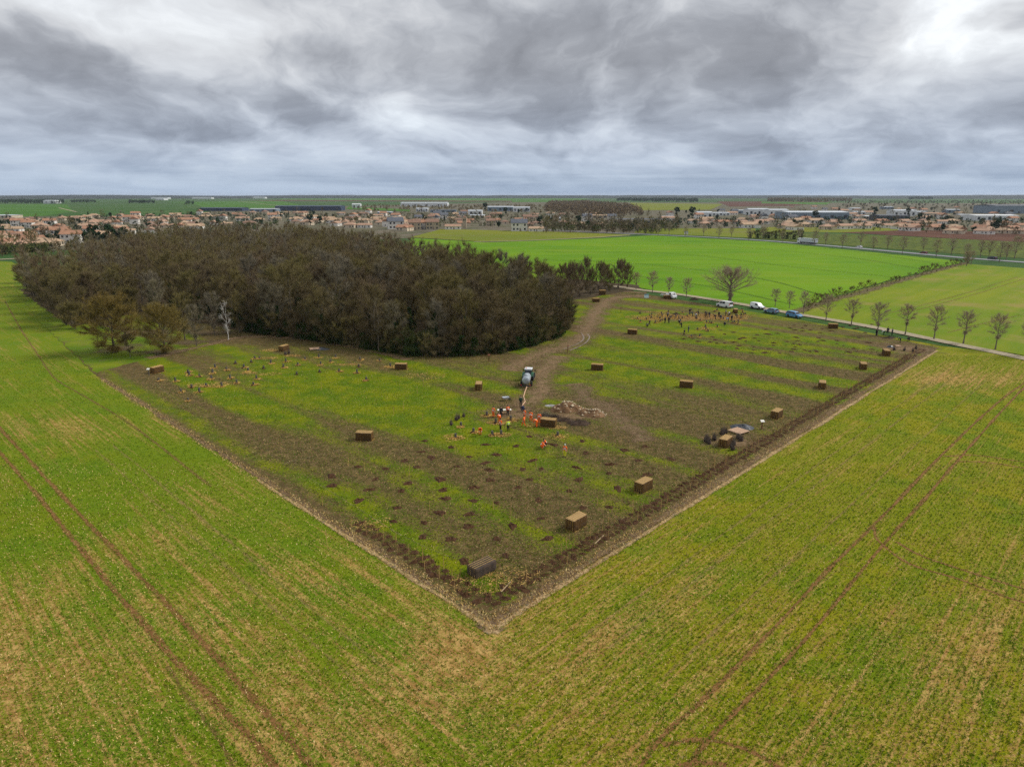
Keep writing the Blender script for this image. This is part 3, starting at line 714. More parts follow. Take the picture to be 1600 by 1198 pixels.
def leafy_crown(seed, H, base, rx, n, size, shape='round', clumps=26):
    rng = np.random.default_rng(seed)
    c = rand_dirs(rng, clumps) * (rng.random(clumps)[:, None] ** 0.4)
    rz = (H - base) / 2
    cc = c * np.array([rx, rx, rz]) * 0.82 + np.array([0, 0, base + rz])
    if shape == 'cone':
        zf = (cc[:, 2] - base) / (H - base); cc[:, :2] *= (1.25 * (1 - zf) + 0.12)[:, None]
    idx = rng.integers(0, clumps, n)
    rad = 0.42 * min(rx, rz)
    p = cc[idx] + rand_dirs(rng, n) * (rad * rng.uniform(0.55, 1.0, n))[:, None] * np.array([1, 1, 0.8])
    p[:, 2] = np.maximum(p[:, 2], 0.1)
    return leaf_tris(rng, p, rng.uniform(size * .6, size * 1.4, n))
def stem_tris(h, r, n=6): 
    m = MB(); m.tube([(0, 0, 0), (0.03 * h, 0, h * 0.5), (0, 0.02 * h, h)], [r * 1.3, r, r * 0.5], n); return mb_tris(m)
def tree_proto(name, trunk, crown, mt, mc, extra=None):
    root = empty(name)
    ob('trunk', tri_mesh('trunk', trunk, mt), root)
    ob('crown', tri_mesh('crown', crown, mc), root)
    if extra is not None: ob('ivy', tri_mesh('ivy', extra, M_ivy), root)
    return Proto(root)

# --- the wood
def inside(p, poly):
    c = False; j = len(poly) - 1
    for i in range(len(poly)):
        a, b = poly[i], poly[j]
        if (a[1] > p[1]) != (b[1] > p[1]) and p[0] < (b[0] - a[0]) * (p[1] - a[1]) / (b[1] - a[1]) + a[0]: c = not c
        j = i
    return c
oaks = []
for i in range(9):
    H = 11.5 + 0.9 * (i % 5)
    tr, cr = bare_tree(100 + i, H, H * 0.30, 2.9 + 0.25 * (i % 4), 0.20 + 0.02 * (i % 3), 13, 7, 7000, 0.030, (0.6, 1.4), topf=0.8)
    oaks.append(tree_proto('oak_tree', tr, cr, M_bark, (M_twig, M_twig, M_twigolive, M_twig, M_twiggrey, M_twig, M_twigred, M_twig, M_twigolive)[i],
                           ivy_tris(i, 0.3, H * (0.42 if i % 2 else 0.62), 0.75, 700 if i % 2 else 1300) if i % 4 != 3 else None))
rng = random.Random(11)
spots = []
xs = [p[0] for p in wood_poly]; ys = [p[1] for p in wood_poly]
tries = 0
cell = {}
def far_enough(x, y, dmin):
    cx_, cy_ = int(x // 6), int(y // 6)
    for i in range(cx_ - 1, cx_ + 2):
        for j in range(cy_ - 1, cy_ + 2):
            for (a, b) in cell.get((i, j), ()):
                if (a - x) ** 2 + (b - y) ** 2 < dmin * dmin: return False
    cell.setdefault((cx_, cy_), []).append((x, y)); return True
while tries < 30000 and len(spots) < 1100:
    tries += 1
    x, y = rng.uniform(min(xs), max(xs)), rng.uniform(min(ys), max(ys))
    if inside((x, y), wood_poly) and far_enough(x, y, 3.9): spots.append((x, y))
spots.sort(key=lambda p: math.hypot(p[0], p[1]))
def edge_dist(p):
    best = 1e9
    for i in range(len(wood_poly)):
        a, b = wood_poly[i], wood_poly[(i + 1) % len(wood_poly)]
        d = Vector((b[0] - a[0], b[1] - a[1])); q = Vector((p[0] - a[0], p[1] - a[1]))
        t = max(0, min(1, q.dot(d) / max(d.length_squared, 1e-6))); best = min(best, (q - d * t).length)
    return best
near, far = spots[:290], spots[290:]
for k, (x, y) in enumerate(near):
    e = edge_dist((x, y))
    s = rng.uniform(0.66, 1.12) * (0.86 if e < 4 else 1.0)
    oi = rng.randrange(len(oaks)); tone = ('brown', 'brown', 'olive', 'brown', 'grey', 'brown', 'reddish', 'brown', 'olive')[oi]
    lab = f'bare {tone}-twigged oak ' + ('with ivied trunk ' if oi % 4 != 3 else 'with clean trunk ') + ('on the front edge of the wood' if e < 6 else 'inside the near half of the wood')
    oaks[oi].put((x, y, 0.03), rng.uniform(0, 6.28), (s * rng.uniform(.95, 1.15), s * rng.uniform(.95, 1.15), s), lab, 'trees on the front edge of the wood' if e < 6 else 'trees inside the wood', 'tree')
# the rest of the wood, seen only as one mass of tops
lows = []
for i in range(5):
    tr, cr = bare_tree(150 + i, 13.0 + 0.4 * i, 4.5, 3.0, 0.2, 8, 3, 1050, 0.060, (0.8, 1.7), sides=3, topf=0.8)
    lows.append((tr, cr))
acc = [[], [], [], [], []]
nrng = np.random.default_rng(5)
for k, (x, y) in enumerate(far):
    tr, cr = lows[k % 5]; a = nrng.uniform(0, 6.28); s = nrng.uniform(0.74, 1.10)
    rot = np.array([[math.cos(a), -math.sin(a), 0], [math.sin(a), math.cos(a), 0], [0, 0, 1]]) * s
    for src, w in ((tr, 0), (cr, nrng.choice([1, 1, 1, 2, 3, 4]))):
        acc[w].append(src @ rot.T + np.array([x, y, 0.03]))
V = np.concatenate([np.concatenate(a) for a in acc]); mi = np.concatenate([np.full(sum(len(q) for q in a), i) for i, a in enumerate(acc)])
tag(ob('forest', tri_mesh('forest', V, [M_bark, M_twig, M_twigolive, M_twiggrey, M_twigred], mi)), 'far half of the big bare wood, a mass of brown tree tops', 'forest', kind='stuff')
print('wood trees', len(near), len(far), 'tris', len(V))

# --- thicket along the wood's front and the hedge shrubs
thick = []
for i in range(5):
    H = 3.4 + 0.5 * i
    tr, cr = bare_tree(200 + i, H, 0.5, 1.7 + 0.12 * i, 0.07, 10, 5, 2400, 0.03, (0.35, 0.8), spread=0.3, sides=4)
    root = empty('thicket_shrub')
    ob('stem', tri_mesh('stem', tr, M_bark), root); ob('twigs', tri_mesh('twigs', cr, (M_bush, M_twig, M_bush, M_twigolive, M_bush)[i]), root)
    if i % 2 == 0: ob('foliage', tri_mesh('foliage', ivy_tris(40 + i, 0.1, H * 0.7, 1.2, 500, 0.26), M_ivy), root)
    thick.append(Proto(root))
front = [G(*p) for p in ((886, 495), (884, 515), (870, 529), (830, 541), (780, 553), (700, 558), (640, 557), (590, 548), (520, 538), (450, 527), (380, 518))]
L_acc = 0
for a, b in zip(front[:-1], front[1:]):
    n = max(2, int((b - a).length / 1.9))
    for j in range(n):
        p = a.lerp(b, (j + rng.random() * 0.6) / n); nr = Vector((p.x + 30, p.y - 220, 0)).normalized()
        for q in (0, 1.8):
            pp = p + Vector((0, q + rng.uniform(-0.5, 0.7), 0))
            thick[rng.randrange(5)].put((pp.x, pp.y, 0.03), rng.uniform(0, 6.28), rng.uniform(0.75, 1.2), 'dark bramble thicket shrub at the foot of the wood\'s front edge', 'thicket shrubs under the wood edge', 'shrub')
# left flank of the wood: rounded olive shrubs and dark evergreens
rounds = []
for i in range(4):
    H = 7.0 + i
    tr, cr = bare_tree(230 + i, H, 1.2, 3.3 + 0.3 * i, 0.16, 20, 9, 12000, 0.036, (0.5, 1.0), spread=0.25)
    rounds.append(tree_proto('field_maple', tr, cr, M_bark, (M_twigolive, M_twigolive, M_twig, M_twigred)[i]))
golds = []
for i in range(2):
    tr, cr = bare_tree(245 + i, 9.4, 0.9, 4.3, 0.22, 44, 8, 20000, 0.032, (0.5, 1.1), spread=0.3, topf=0.8, el0=8)
    golds.append(tree_proto('field_maple', tr, cr, M_bark, M_gold))
golds[0].put(G(180, 551), 0.4, (1.25, 1.25, 1.18), 'big rounded golden-brown bare tree in front of the wood, larger of two', 'rounded trees before the wood', 'tree')
golds[1].put(G(258, 553), 1.9, (1.0, 1.0, 1.02), 'smaller rounded golden-brown bare tree in front of the wood, beside the larger one', 'rounded trees before the wood', 'tree')
for k, (px, py, s) in enumerate([(40, 448, 0.85), (54, 462, 0.8), (84, 488, 1.0), (104, 508, 1.0), (118, 514, 0.85), (70, 470, 1.0), (110, 495, 1.0), (135, 498, 1.0), (205, 488, 0.9), (36, 442, .8)]):
    rounds[k % 4].put(G(px, py), k * 1.3, s, 'olive-brown rounded bare tree on the left flank of the wood', 'trees on the left flank of the wood', 'tree')
slim = []
for i in range(3):
    tr, cr = bare_tree(260 + i, 8.0 + i, 2.6, 2.0, 0.11, 12, 6, 3000, 0.04, (0.5, 1.0), spread=0.1)
    slim.append(tree_proto('young_tree', tr, cr, M_bark, (M_twig, M_twiggrey, M_twigolive)[i]))
for px, py, k, s, lab in ((204, 558, 0, 0.62, 'thin young bare tree between the two rounded golden trees'), (307, 541, 1, 0.95, 'slender bare tree just right of the smaller rounded golden tree'),
                          (289, 531, 2, 1.1, 'slender bare tree behind and right of the rounded golden trees'), (336, 524, 1, 1.05, 'pale grey slender tree between the golden trees and the white birch'),
                          (250, 513, 1, 1.25, 'pale spreading bare tree rising behind the two rounded golden trees'), (375, 520, 2, 1.0, 'slender bare tree just right of the white birch')):
    slim[k].put(G(px, py), px * 0.1, s, lab, None, 'tree')
tr, cr = bare_tree(270, 8.6, 2.8, 1.1, 0.12, 9, 4, 420, 0.035, (0.4, 0.9), spread=0.1)
tree_proto('birch_tree', tr, cr, M_birch, M_birch).put(G(357, 531), 0.3, 1.0, 'slim white-barked birch standing before the dark wood', None, 'tree')
pale_tr, pale_cr = bare_tree(271, 12.0, 5.0, 1.6, 0.16, 8, 3, 300, 0.04, (0.4, 0.9), spread=0.1)
tree_proto('dead_tree', pale_tr, pale_cr, M_barkpale, M_twiggrey).put(G(592, 549), 0.3, 0.95, 'pale dead tree at the front edge of the wood', None, 'tree')
ever = []
for i in range(3):
    H = 9.0 + i
    ever.append(tree_proto('evergreen_tree', stem_tris(H * 0.6, 0.22), leafy_crown(300 + i, H, 0.6, 3.2, 3400, 0.42, 'round' if i < 3 else 'cone'), M_bark, M_ever))
for k, (px, py, s) in enumerate([(66, 462, 1.0), (80, 466, 1.05), (95, 458, 0.9), (120, 468, 0.85)]):
    ever[k % 3].put(G(px, py), k, s, 'dark evergreen tree at the left end of the wood', 'evergreens at the left end of the wood', 'tree')
for k in range(14):
    p = G(rng.uniform(250, 860), rng.uniform(470, 528))
    if inside(p, wood_poly): ever[k % 3].put(p, k, rng.uniform(0.42, 0.62), 'small dark ivy-green understorey tree in the wood', 'evergreen understorey of the wood', 'tree')
# the belt of trees between wood and track
for k, (px, py, s) in enumerate([(905, 465, 0.95), (922, 462, 0.9), (938, 458, 0.95), (952, 456, 0.85), (966, 452, 0.9), (980, 450, 0.85), (915, 452, 1.0), (945, 449, 0.95), (972, 446, 0.85), (893, 458, 1.05), (890, 470, 1.0), (880, 452, 1.0)]):
    rounds[(3, 2, 3, 1)[k % 4]].put(G(px, py), k * 0.9, (s * 0.66, s * 0.66, s * 1.0), 'reddish-brown upright bare tree in the belt between wood and track', 'tree belt beside the track', 'tree')

# avenue of pruned trees along the gravel track
ave = []
for i in range(4):
    H = 6.6 + 0.25 * i
    tr, cr = bare_tree(320 + i, H, 2.7 + 0.2 * (i % 3), 1.8 + 0.2 * (i % 2), 0.15, 24, 6, 4200, 0.024, (0.3, 0.65), spread=0.3, topf=0.88, el0=8)
    ave.append(tree_proto('avenue_tree', tr, cr, M_barkpale, M_twigpale))
A = [(994, 452, .85, 'leftmost of the small avenue trees, beside the tree belt'), (1019, 458, 1.0, 'small bare avenue tree left of the white flatbed truck'), (1045, 461, .8, 'small bare avenue tree right behind the white flatbed truck'),
     (1072, 466, .85, 'thin bare avenue tree between the flatbed truck and the great oak'), (1211, 479, .75, 'low bare tree behind the blue hatchback'), (1233, 482, .7, 'low bare tree at the end of the hedge, behind the blue people carrier'),
     (1255, 491, .85, 'dark bare avenue tree at the bonnet of the blue people carrier'), (1290, 502, .9, 'first bare avenue tree right of the blue people carrier'), (1330, 508, .95, 'second bare avenue tree right of the blue people carrier'),
     (1370, 524, 1.05, 'tall bare avenue tree on the plot side of the track, by the digging group'), (1414, 523, .98, 'bare avenue tree just right of the digging group'), (1459, 530, 1.0, 'bare avenue tree above the hedge row\'s far end'),
     (1505, 537, 1.05, 'third bare avenue tree from the right picture edge'), (1555, 546, 1.05, 'second bare avenue tree from the right picture edge'), (1607, 556, 1.05, 'bare avenue tree cut by the right picture edge')]
for k, (px, py, s, lab) in enumerate(A):
    ave[k % 4].put(G(px, py), k * 1.7, s, lab, 'avenue trees along the gravel track', 'tree')
tr, cr = bare_tree(340, 9.6, 2.6, 7.6, 0.50, 28, 10, 11000, 0.03, (0.6, 1.3), spread=0.75, sides=8, topf=0.8, el0=10)
tree_proto('spreading_oak', tr, cr, M_barkpale, M_twigpale).put(G(1140, 472), 0.5, (1.05, 1.05, 1.0), 'great spreading bare oak behind the white van on the track', None, 'tree')
# hedge between the two wheat fields
hp = [G(*p) for p in ((1262, 486), (1275, 478), (1290, 473), (1310, 467), (1330, 461), (1355, 455), (1378, 449), (1392, 444), (1404, 441), (1420, 436), (1440, 430), (1455, 427), (1470, 422), (1485, 418), (1500, 414), (1512, 411))]
for k, p in enumerate(hp):
    for j in range(2):
        q = p.lerp(hp[min(k + 1, len(hp) - 1)], j * 0.5)
        thick[(1, 3)[(k + j) % 2]].put((q.x, q.y, 0.03), k * 1.1 + j, rng.uniform(0.40, 0.85) * (0.75 if 5 < k < 9 else 1.0), 'bare brown shrub in the hedge between the two wheat fields', 'hedge shrubs between the wheat fields', 'shrub')
# avenue along the far road
for k in range(24):
    f = k / 23; x = 1000 + 560 * f
    ygap = np.interp(x, [1000, 1100, 1200, 1300, 1400, 1500, 1600], [366, 370.5, 376.5, 384.5, 393.5, 402.5, 410])
    p = G(x + rng.uniform(-5, 5), ygap + (1.6 + 1.2 * f if k % 2 else -1.8 - 1.2 * f))
    ave[k % 4].put(p, k, (1.1 + 0.1 * (k % 3)), 'bare roadside tree lining the far main road', 'trees lining the main road', 'tree')
for k, (px, py, s) in enumerate([(1510, 416, 1.0), (1517, 414, .9), (1545, 402, 1.2), (1585, 404, 1.5), (1572, 407, 1.2)]):
    ave[k % 4].put(G(px, py), k, s, 'dense bare tree beside the main road at the end of the hedge', 'dense trees by the main road', 'tree')
for k in range(15):
    x = 1172 + 80 * (k / 14); thick[k % 5].put(G(x, 372 + (x - 1172) * 0.03), k, 1.25, 'dense brown roadside shrub beside the lorry, by the main road', 'shrub clump by the main road', 'shrub')

# ------------------------------------------------------------------ town
def tile(name, a, b): return mat(name, a, b, 0.5, 0.9, bump=0.3, world=True)
ROOFS = [tile('orange_tiles', (0.38, 0.205, 0.125), (0.29, 0.15, 0.09)), tile('salmon_tiles', (0.41, 0.265, 0.18), (0.33, 0.20, 0.13)),
         tile('brown_tiles', (0.26, 0.155, 0.105), (0.20, 0.12, 0.085)), tile('tan_tiles', (0.44, 0.31, 0.20), (0.36, 0.24, 0.15)), tile('slate', (0.12, 0.13, 0.15), (0.09, 0.10, 0.12))]
WALLS = [mat('cream_render', (0.62, 0.53, 0.40), (0.55, 0.46, 0.34), 0.3, 0.9), mat('white_render', (0.74, 0.71, 0.66), (0.66, 0.63, 0.57), 0.3, 0.9), mat('stone_wall', (0.44, 0.37, 0.26), (0.36, 0.30, 0.21), 0.8, 0.95)]
M_pane = mat('window_pane', (0.05, 0.06, 0.075), (0.035, 0.04, 0.05), 0.5, 0.15, spec=0.5)
M_shut = mat('painted_door', (0.25, 0.20, 0.16), (0.20, 0.16, 0.12), 1.0, 0.7)
def house_proto(L, D, h, rh, roof, wall, hip=False, storeys=1, chim=True, wing=False):
    root = empty('house')
    m = MB(); m.box((0, 0, h / 2), (L, D, h))
    if not hip:
        for s in (-1, 1): m.add([(s * L / 2, -D / 2, h), (s * L / 2, D / 2, h), (s * L / 2, 0, h + rh * 0.985)], [(0, 1, 2) if s > 0 else (0, 2, 1)])
    if wing: m.box((L * 0.28, -D * 0.5 - 1.9, h * 0.48), (L * 0.36, 3.8, h * 0.96))
    m.build('wall', wall, root)
    r = MB(); e = 0.45; x, y = L / 2 + e, D / 2 + e; z0 = h - 0.12
    rx = max(x - y * 0.9, 0.4) if hip else x
    lo = [(-x, -y, z0), (x, -y, z0), (x, y, z0), (-x, y, z0)]
    vs = lo + [(-rx, 0, h + rh), (rx, 0, h + rh)] + [(a, b, c + 0.18) for a, b, c in lo]
    r.add(vs, [(3, 2, 1, 0), (0, 1, 7, 6), (1, 2, 8, 7), (2, 3, 9, 8), (3, 0, 6, 9), (6, 7, 5, 4), (8, 9, 4, 5), (7, 8, 5), (9, 6, 4)])
    if wing:
        wx0, wx1 = L * 0.28 - L * 0.18 - 0.3, L * 0.28 + L * 0.18 + 0.3; yf = -D / 2 - 4.2; zt = h * 0.96; mxx = (wx0 + wx1) / 2
        r.add([(wx0, yf, zt), (wx1, yf, zt), (mxx, yf, zt + rh * 0.62), (wx0, -D * 0.3, zt), (wx1, -D * 0.3, zt), (mxx, -D * 0.1, zt + rh * 0.62)], [(0, 1, 2), (0, 2, 5, 3), (1, 4, 5, 2), (0, 3, 4, 1)])
    ro = r.build('roof', roof, root)
    if chim:
        c = MB(); c.box((L * 0.22, D * 0.12, h + rh + 0.1), (0.7, 0.55, 1.3)); c.box((L * 0.22, D * 0.12, h + rh + 0.82), (0.86, 0.7, 0.14)); c.build('chimney', wall, ro)
    wm = MB(); wm.box((0, 0, 0), (1.2, 0.08, 1.25)); wmesh = wm.mesh('window', M_pane)
    dm = MB(); dm.box((0, 0, 1.05), (1.0, 0.09, 2.1)); dmesh = dm.mesh('door', M_shut)
    for sgn in (-1, 1):
        for st in range(storeys):
            for q in (-0.36, -0.12, 0.36) if L > 9 else (-0.3, 0.3):
                if wing and sgn < 0 and q > 0.1: continue
                ob('window', wmesh, root, (L * q, sgn * (D / 2 + 0.005), 1.45 + 2.6 * st))
    ob('door', dmesh, root, (L * 0.06, -D / 2 - 0.005, 0.0))
    for sgn in (-1, 1): ob('window', wmesh, root, (sgn * (L / 2 + 0.005), 0.8, 1.45), math.pi / 2)
    return Proto(root)
HP = []
specs = [(12, 8.5, 2.9, 1.9, 0, 0, False, 1), (14, 8, 2.9, 1.8, 1, 1, False, 1), (11, 9, 3.0, 2.2, 1, 0, True, 1), (10, 8, 5.4, 2.2, 0, 1, False, 2), (13, 9, 2.9, 2.0, 2, 0, True, 1),
         (15, 9, 3.0, 2.1, 3, 1, False, 1), (9.5, 8, 5.6, 2.4, 2, 2, False, 2), (12, 8, 2.9, 1.9, 3, 0, True, 1), (10, 7.5, 5.2, 2.6, 4, 1, False, 2)]
HNAME = ['cream house with orange gable roof', 'long white house with salmon gable roof', 'cream bungalow with salmon hipped roof', 'two-storey white house with orange roof', 'cream bungalow with brown hipped roof',
         'long white house with tan gable roof', 'two-storey stone house with brown roof', 'cream bungalow with tan hipped roof', 'two-storey white house with slate roof']
for i, (L, D, h, rh, ro, wa, hip, st) in enumerate(specs): HP.append(house_proto(L, D, h, rh, ROOFS[ro], WALLS[wa], hip, st, i % 2 == 0, wing=(i in (0, 2, 5, 7))))
taken = []
def free(p, d):
    for q, e in taken:
        if (q - p).length < (d + e) * 0.5: return False
    taken.append((p, d)); return True
def zone_houses(poly, n, zone, grp, kinds, ang0, seed):
    rr = random.Random(seed); xs_ = [p[0] for p in poly]; ys_ = [p[1] for p in poly]; c = 0
    for _ in range(n * 60):
        if c >= n: break
        x, y = rr.uniform(min(xs_), max(xs_)), rr.uniform(min(ys_), max(ys_))
        if not inside((x, y), poly): continue
        p = G(x, y)
        if not free(p, 14.5): continue
        k = rr.choice(kinds)
        HP[k].put((p.x, p.y, 0.02), ang0 + rr.choice((0, 0, math.pi / 2, math.pi)) + rr.uniform(-0.12, 0.12), rr.uniform(1.0, 1.22), HNAME[k] + ' ' + zone, grp, 'house'); c += 1
    return c
# large buildings first, so the houses keep clear of them
M_metal = {n: mat(n, a, b, 0.15, 0.55, spec=0.4) for n, a, b in (('white_cladding', (0.66, 0.68, 0.68), (0.58, 0.60, 0.61)), ('navy_cladding', (0.022, 0.040, 0.080), (0.030, 0.050, 0.09)),
           ('blue_grey_cladding', (0.19, 0.25, 0.30), (0.16, 0.21, 0.26)), ('pale_roofing', (0.52, 0.56, 0.60), (0.46, 0.50, 0.54)), ('dark_roofing', (0.075, 0.085, 0.10), (0.06, 0.068, 0.08)), ('beige_cladding', (0.52, 0.45, 0.33), (0.46, 0.39, 0.28)))}
def shed(x0, x1, yb, yt, wall, roof, label, depth=30, group=None, bays=5, name='warehouse'):
    a, b = G(x0, yb), G(x1, yb); c = (a + b) / 2; L = (b - a).length
    h = (yb - yt) / (FPX / (c.y * cP)) * 0.72; h = max(3.2, min(h, 14))
    root = empty(name, (c.x, c.y + depth / 2, 0.02), math.atan2(b.y - a.y, b.x - a.x) + random.uniform(-0.03, 0.03))
    m = MB(); m.box((0, 0, h / 2), (L, depth, h)); m.build('wall', wall, root)
    r = MB(); rh = max(0.8, h * 0.16); x, y = L / 2 + 0.4, depth / 2 + 0.4
    r.add([(-x, -y, h), (x, -y, h), (x, y, h), (-x, y, h), (-x, 0, h + rh), (x, 0, h + rh)], [(3, 2, 1, 0), (0, 1, 5, 4), (2, 3, 4, 5), (1, 2, 5), (3, 0, 4)])
    r.build('roof', roof, root)
    for k in range(bays):
        xx = -L / 2 + L * (k + 0.5) / bays
        g = MB(); g.box((0, 0, 0), (min(4.5, L / bays * 0.5), 0.12, min(4.2, h * 0.55)))
        ob('roller_door' if k % 2 else 'window', g.mesh('bay', M_metal['dark_roofing'] if k % 2 else M_pane), root, (xx, -depth / 2 - 0.01, min(4.2, h * 0.55) / 2 + (0.01 if k % 2 else h * 0.2)))
    tag(root, label, 'warehouse' if name == 'warehouse' else 'building', group)
    taken.append((Vector((c.x, c.y + depth / 2, 0)), max(L, depth) * 0.9 + 14))
    return root
WC, NC, BC, PR, DR, BE = (M_metal[k] for k in ('white_cladding', 'navy_cladding', 'blue_grey_cladding', 'pale_roofing', 'dark_roofing', 'beige_cladding'))
shed(626, 699, 323, 315, WC, PR, 'long white warehouse with pale roof above the town centre', 50, bays=8)
shed(650, 668, 331, 324, WC, PR, 'small white shed in front of the long white warehouse', 25)
shed(672, 712, 332, 327, BC, DR, 'dark low workshop in front of the long white warehouse', 25)
shed(550, 563, 325, 317, WC, WC, 'pair-like white cube building on the green, left of the long warehouse', 18, bays=2)
shed(430, 532, 329.5, 320, NC, NC, 'very long navy blue industrial hall behind the houses', 45, bays=9)
shed(312, 378, 330, 323.5, NC, NC, 'navy blue industrial hall farther left than the longest one', 40, bays=6)
shed(390, 432, 331, 325, BC, PR, 'pale-roofed shed between the two navy halls', 25)
shed(720, 753, 336, 327, WC, PR, 'white-roofed shed beside the dark conifer in the town centre', 28)
shed(762, 802, 330, 321, BC, PR, 'blue-grey shed with pale roof right of the dark conifer', 35)
shed(802, 828, 331, 322, WC, PR, 'white and blue shop building left of the bare hill wood', 30)
shed(925, 950, 341, 335, BE, ROOFS[3], 'tan-roofed low hall in front of the bare hill wood', 18, bays=3)
shed(957, 1032, 348, 341, BE, DR, 'long low beige school-like building with flat dark roof', 22, bays=10)
shed(1090, 1113, 341, 329, WC, PR, 'tall white building with pale roof in the town right of the wood', 18, bays=3)
shed(1113, 1140, 337, 331, WC, PR, 'low white shed next to the tall white building', 22)
shed(1170, 1202, 336, 324, WC, PR, 'bulky white building left of the big blue-grey warehouse', 30)
shed(1231, 1326, 343, 328, BC, PR, 'big blue-grey warehouse with pale ribbed roof', 50, bays=9)
shed(1203, 1232, 337, 325, WC, PR, 'white shed touching the big blue-grey warehouse on its left', 30)
shed(1375, 1421, 345, 334, DR, DR, 'dark flat-roofed hall behind the orange-roofed houses', 30)
shed(1397, 1430, 338, 326, WC, PR, 'white shed behind the dark flat-roofed hall', 25)
shed(1526, 1591, 345, 334, WC, WC, 'long white fronted store near the right picture edge', 35, bays=8)
shed(1553, 1640, 334, 317, BC, DR, 'tall blue-grey factory with dark roof at the right picture edge', 60, bays=8)
shed(1446, 1475, 340, 331, BE, ROOFS[1], 'beige hall with salmon roof left of the long white fronted store', 20)
for x0, x1, yb, yt, k in ((1035, 1052, 343, 337, 0), (1146, 1166, 334, 327, 1), (1335, 1352, 337, 329, 0), (1352, 1372, 343, 336, 2), (1432, 1446, 336, 329, 0), (1480, 1500, 333, 326, 1), (1500, 1522, 341, 334, 2), (860, 876, 345, 339, 0), (735, 757, 341, 335, 2), (590, 612, 336, 330, 1), (1330, 1345, 329, 324, 0), (1380, 1396, 327, 322, 1)):
    shed(x0, x1, yb, yt, (WC, BC, BE)[k], PR, ('small white shed with pale roof', 'small blue-grey shed with pale roof', 'small beige shed with pale roof')[k] + ' scattered among the town houses', 18, 'small sheds in the town', 3)
shed(-10, 18, 341, 335, BE, PR, 'pale-roofed shed at the left picture edge behind the houses', 25)
shed(68, 86, 318, 312, WC, PR, 'distant white farm shed on the plain at far left', 40, bays=2)
for k, (x0, x1, yb, yt) in enumerate(((236, 262, 311, 308.2), (243, 256, 313, 309.5), (395, 414, 310.5, 306), (490, 506, 309, 306), (614, 626, 308.6, 305.6), (300, 330, 311, 308))):
    shed(x0, x1, yb, yt, WC, PR, 'tiny pale farm building far out on the plain', 60, 'distant farm buildings', 3, 'farm_building')
# old stone houses by the pasture
def single_house(i, px, py, rz, s, label):
    p = G(px, py); taken.append((p, 22)); HP[i].put((p.x, p.y, 0.02), rz, s, label, None, 'house')
single_house(6, 648, 359, 0.1, 1.25, 'stone house with brown roof directly above the wood\'s top right')
single_house(3, 660, 358, 0.1, 1.2, 'two-storey white house with orange roof beside the stone house')
single_house(6, 676, 358.5, 0.1, 1.3, 'long stone house at the left end of the pasture')
single_house(8, 618, 358, 0.3, 1.5, 'grey slate-roofed house peeping over the wood top')
single_house(1, 708, 358.5, 0.05, 1.1, 'low white house at the near end of the pasture')
single_house(8, 811, 361, 0.05, 1.45, 'tall stone-grey slate house at the pasture\'s far side')
single_house(5, 838, 361.5, -0.1, 0.9, 'small white house right of the tall slate house')
ctw = empty('church_tower', G(726, 357)); m = MB(); m.box((0, 0, 5.5), (4, 4, 11)); m.build('wall', WALLS[2], ctw); m = MB(); m.add([(-2.2, -2.2, 11), (2.2, -2.2, 11), (2.2, 2.2, 11), (-2.2, 2.2, 11), (0, 0, 13.2)], [(3, 2, 1, 0), (0, 1, 4), (1, 2, 4), (2, 3, 4), (3, 0, 4)]); m.build('roof', ROOFS[2], ctw)
for k in (-1, 1):
    m = MB(); m.box((k * 0.8, -2.02, 8.6), (0.8, 0.1, 1.8)); m.build('louvre_opening', M_pane, ctw)
tag(ctw, 'square stone church tower behind the pasture', 'tower')
ZL = [(0, 392), (60, 390), (130, 380), (200, 368), (300, 360), (400, 353), (470, 351), (470, 332), (330, 334), (180, 338), (0, 345)]
zone_houses(ZL, 105, 'in the left town', 'houses in the left part of the town', [0, 1, 2, 3, 4, 5, 7], 0.25, 1)
zone_houses([(470, 351), (640, 362), (640, 334), (470, 332)], 42, 'just above the wood top', 'houses above the wood top', [0, 1, 2, 4, 5, 7, 3], -0.15, 2)
zone_houses([(640, 352), (960, 358), (960, 336), (640, 334)], 42, 'in the town centre', 'houses in the town centre', [0, 2, 4, 6, 7, 8, 5], 0.1, 3)
zone_houses([(1080, 357), (1300, 362), (1600, 368), (1600, 352), (1300, 345), (1080, 347)], 52, 'in the right town\'s front rows', 'front houses in the right part of the town', [0, 0, 1, 2, 7, 5], 0.2, 4)
zone_houses([(1040, 346), (1600, 351), (1600, 326), (1300, 322), (1040, 332)], 52, 'in the right town\'s rear rows', 'rear houses in the right part of the town', [0, 1, 3, 4, 5, 7, 8], 0.1, 5)
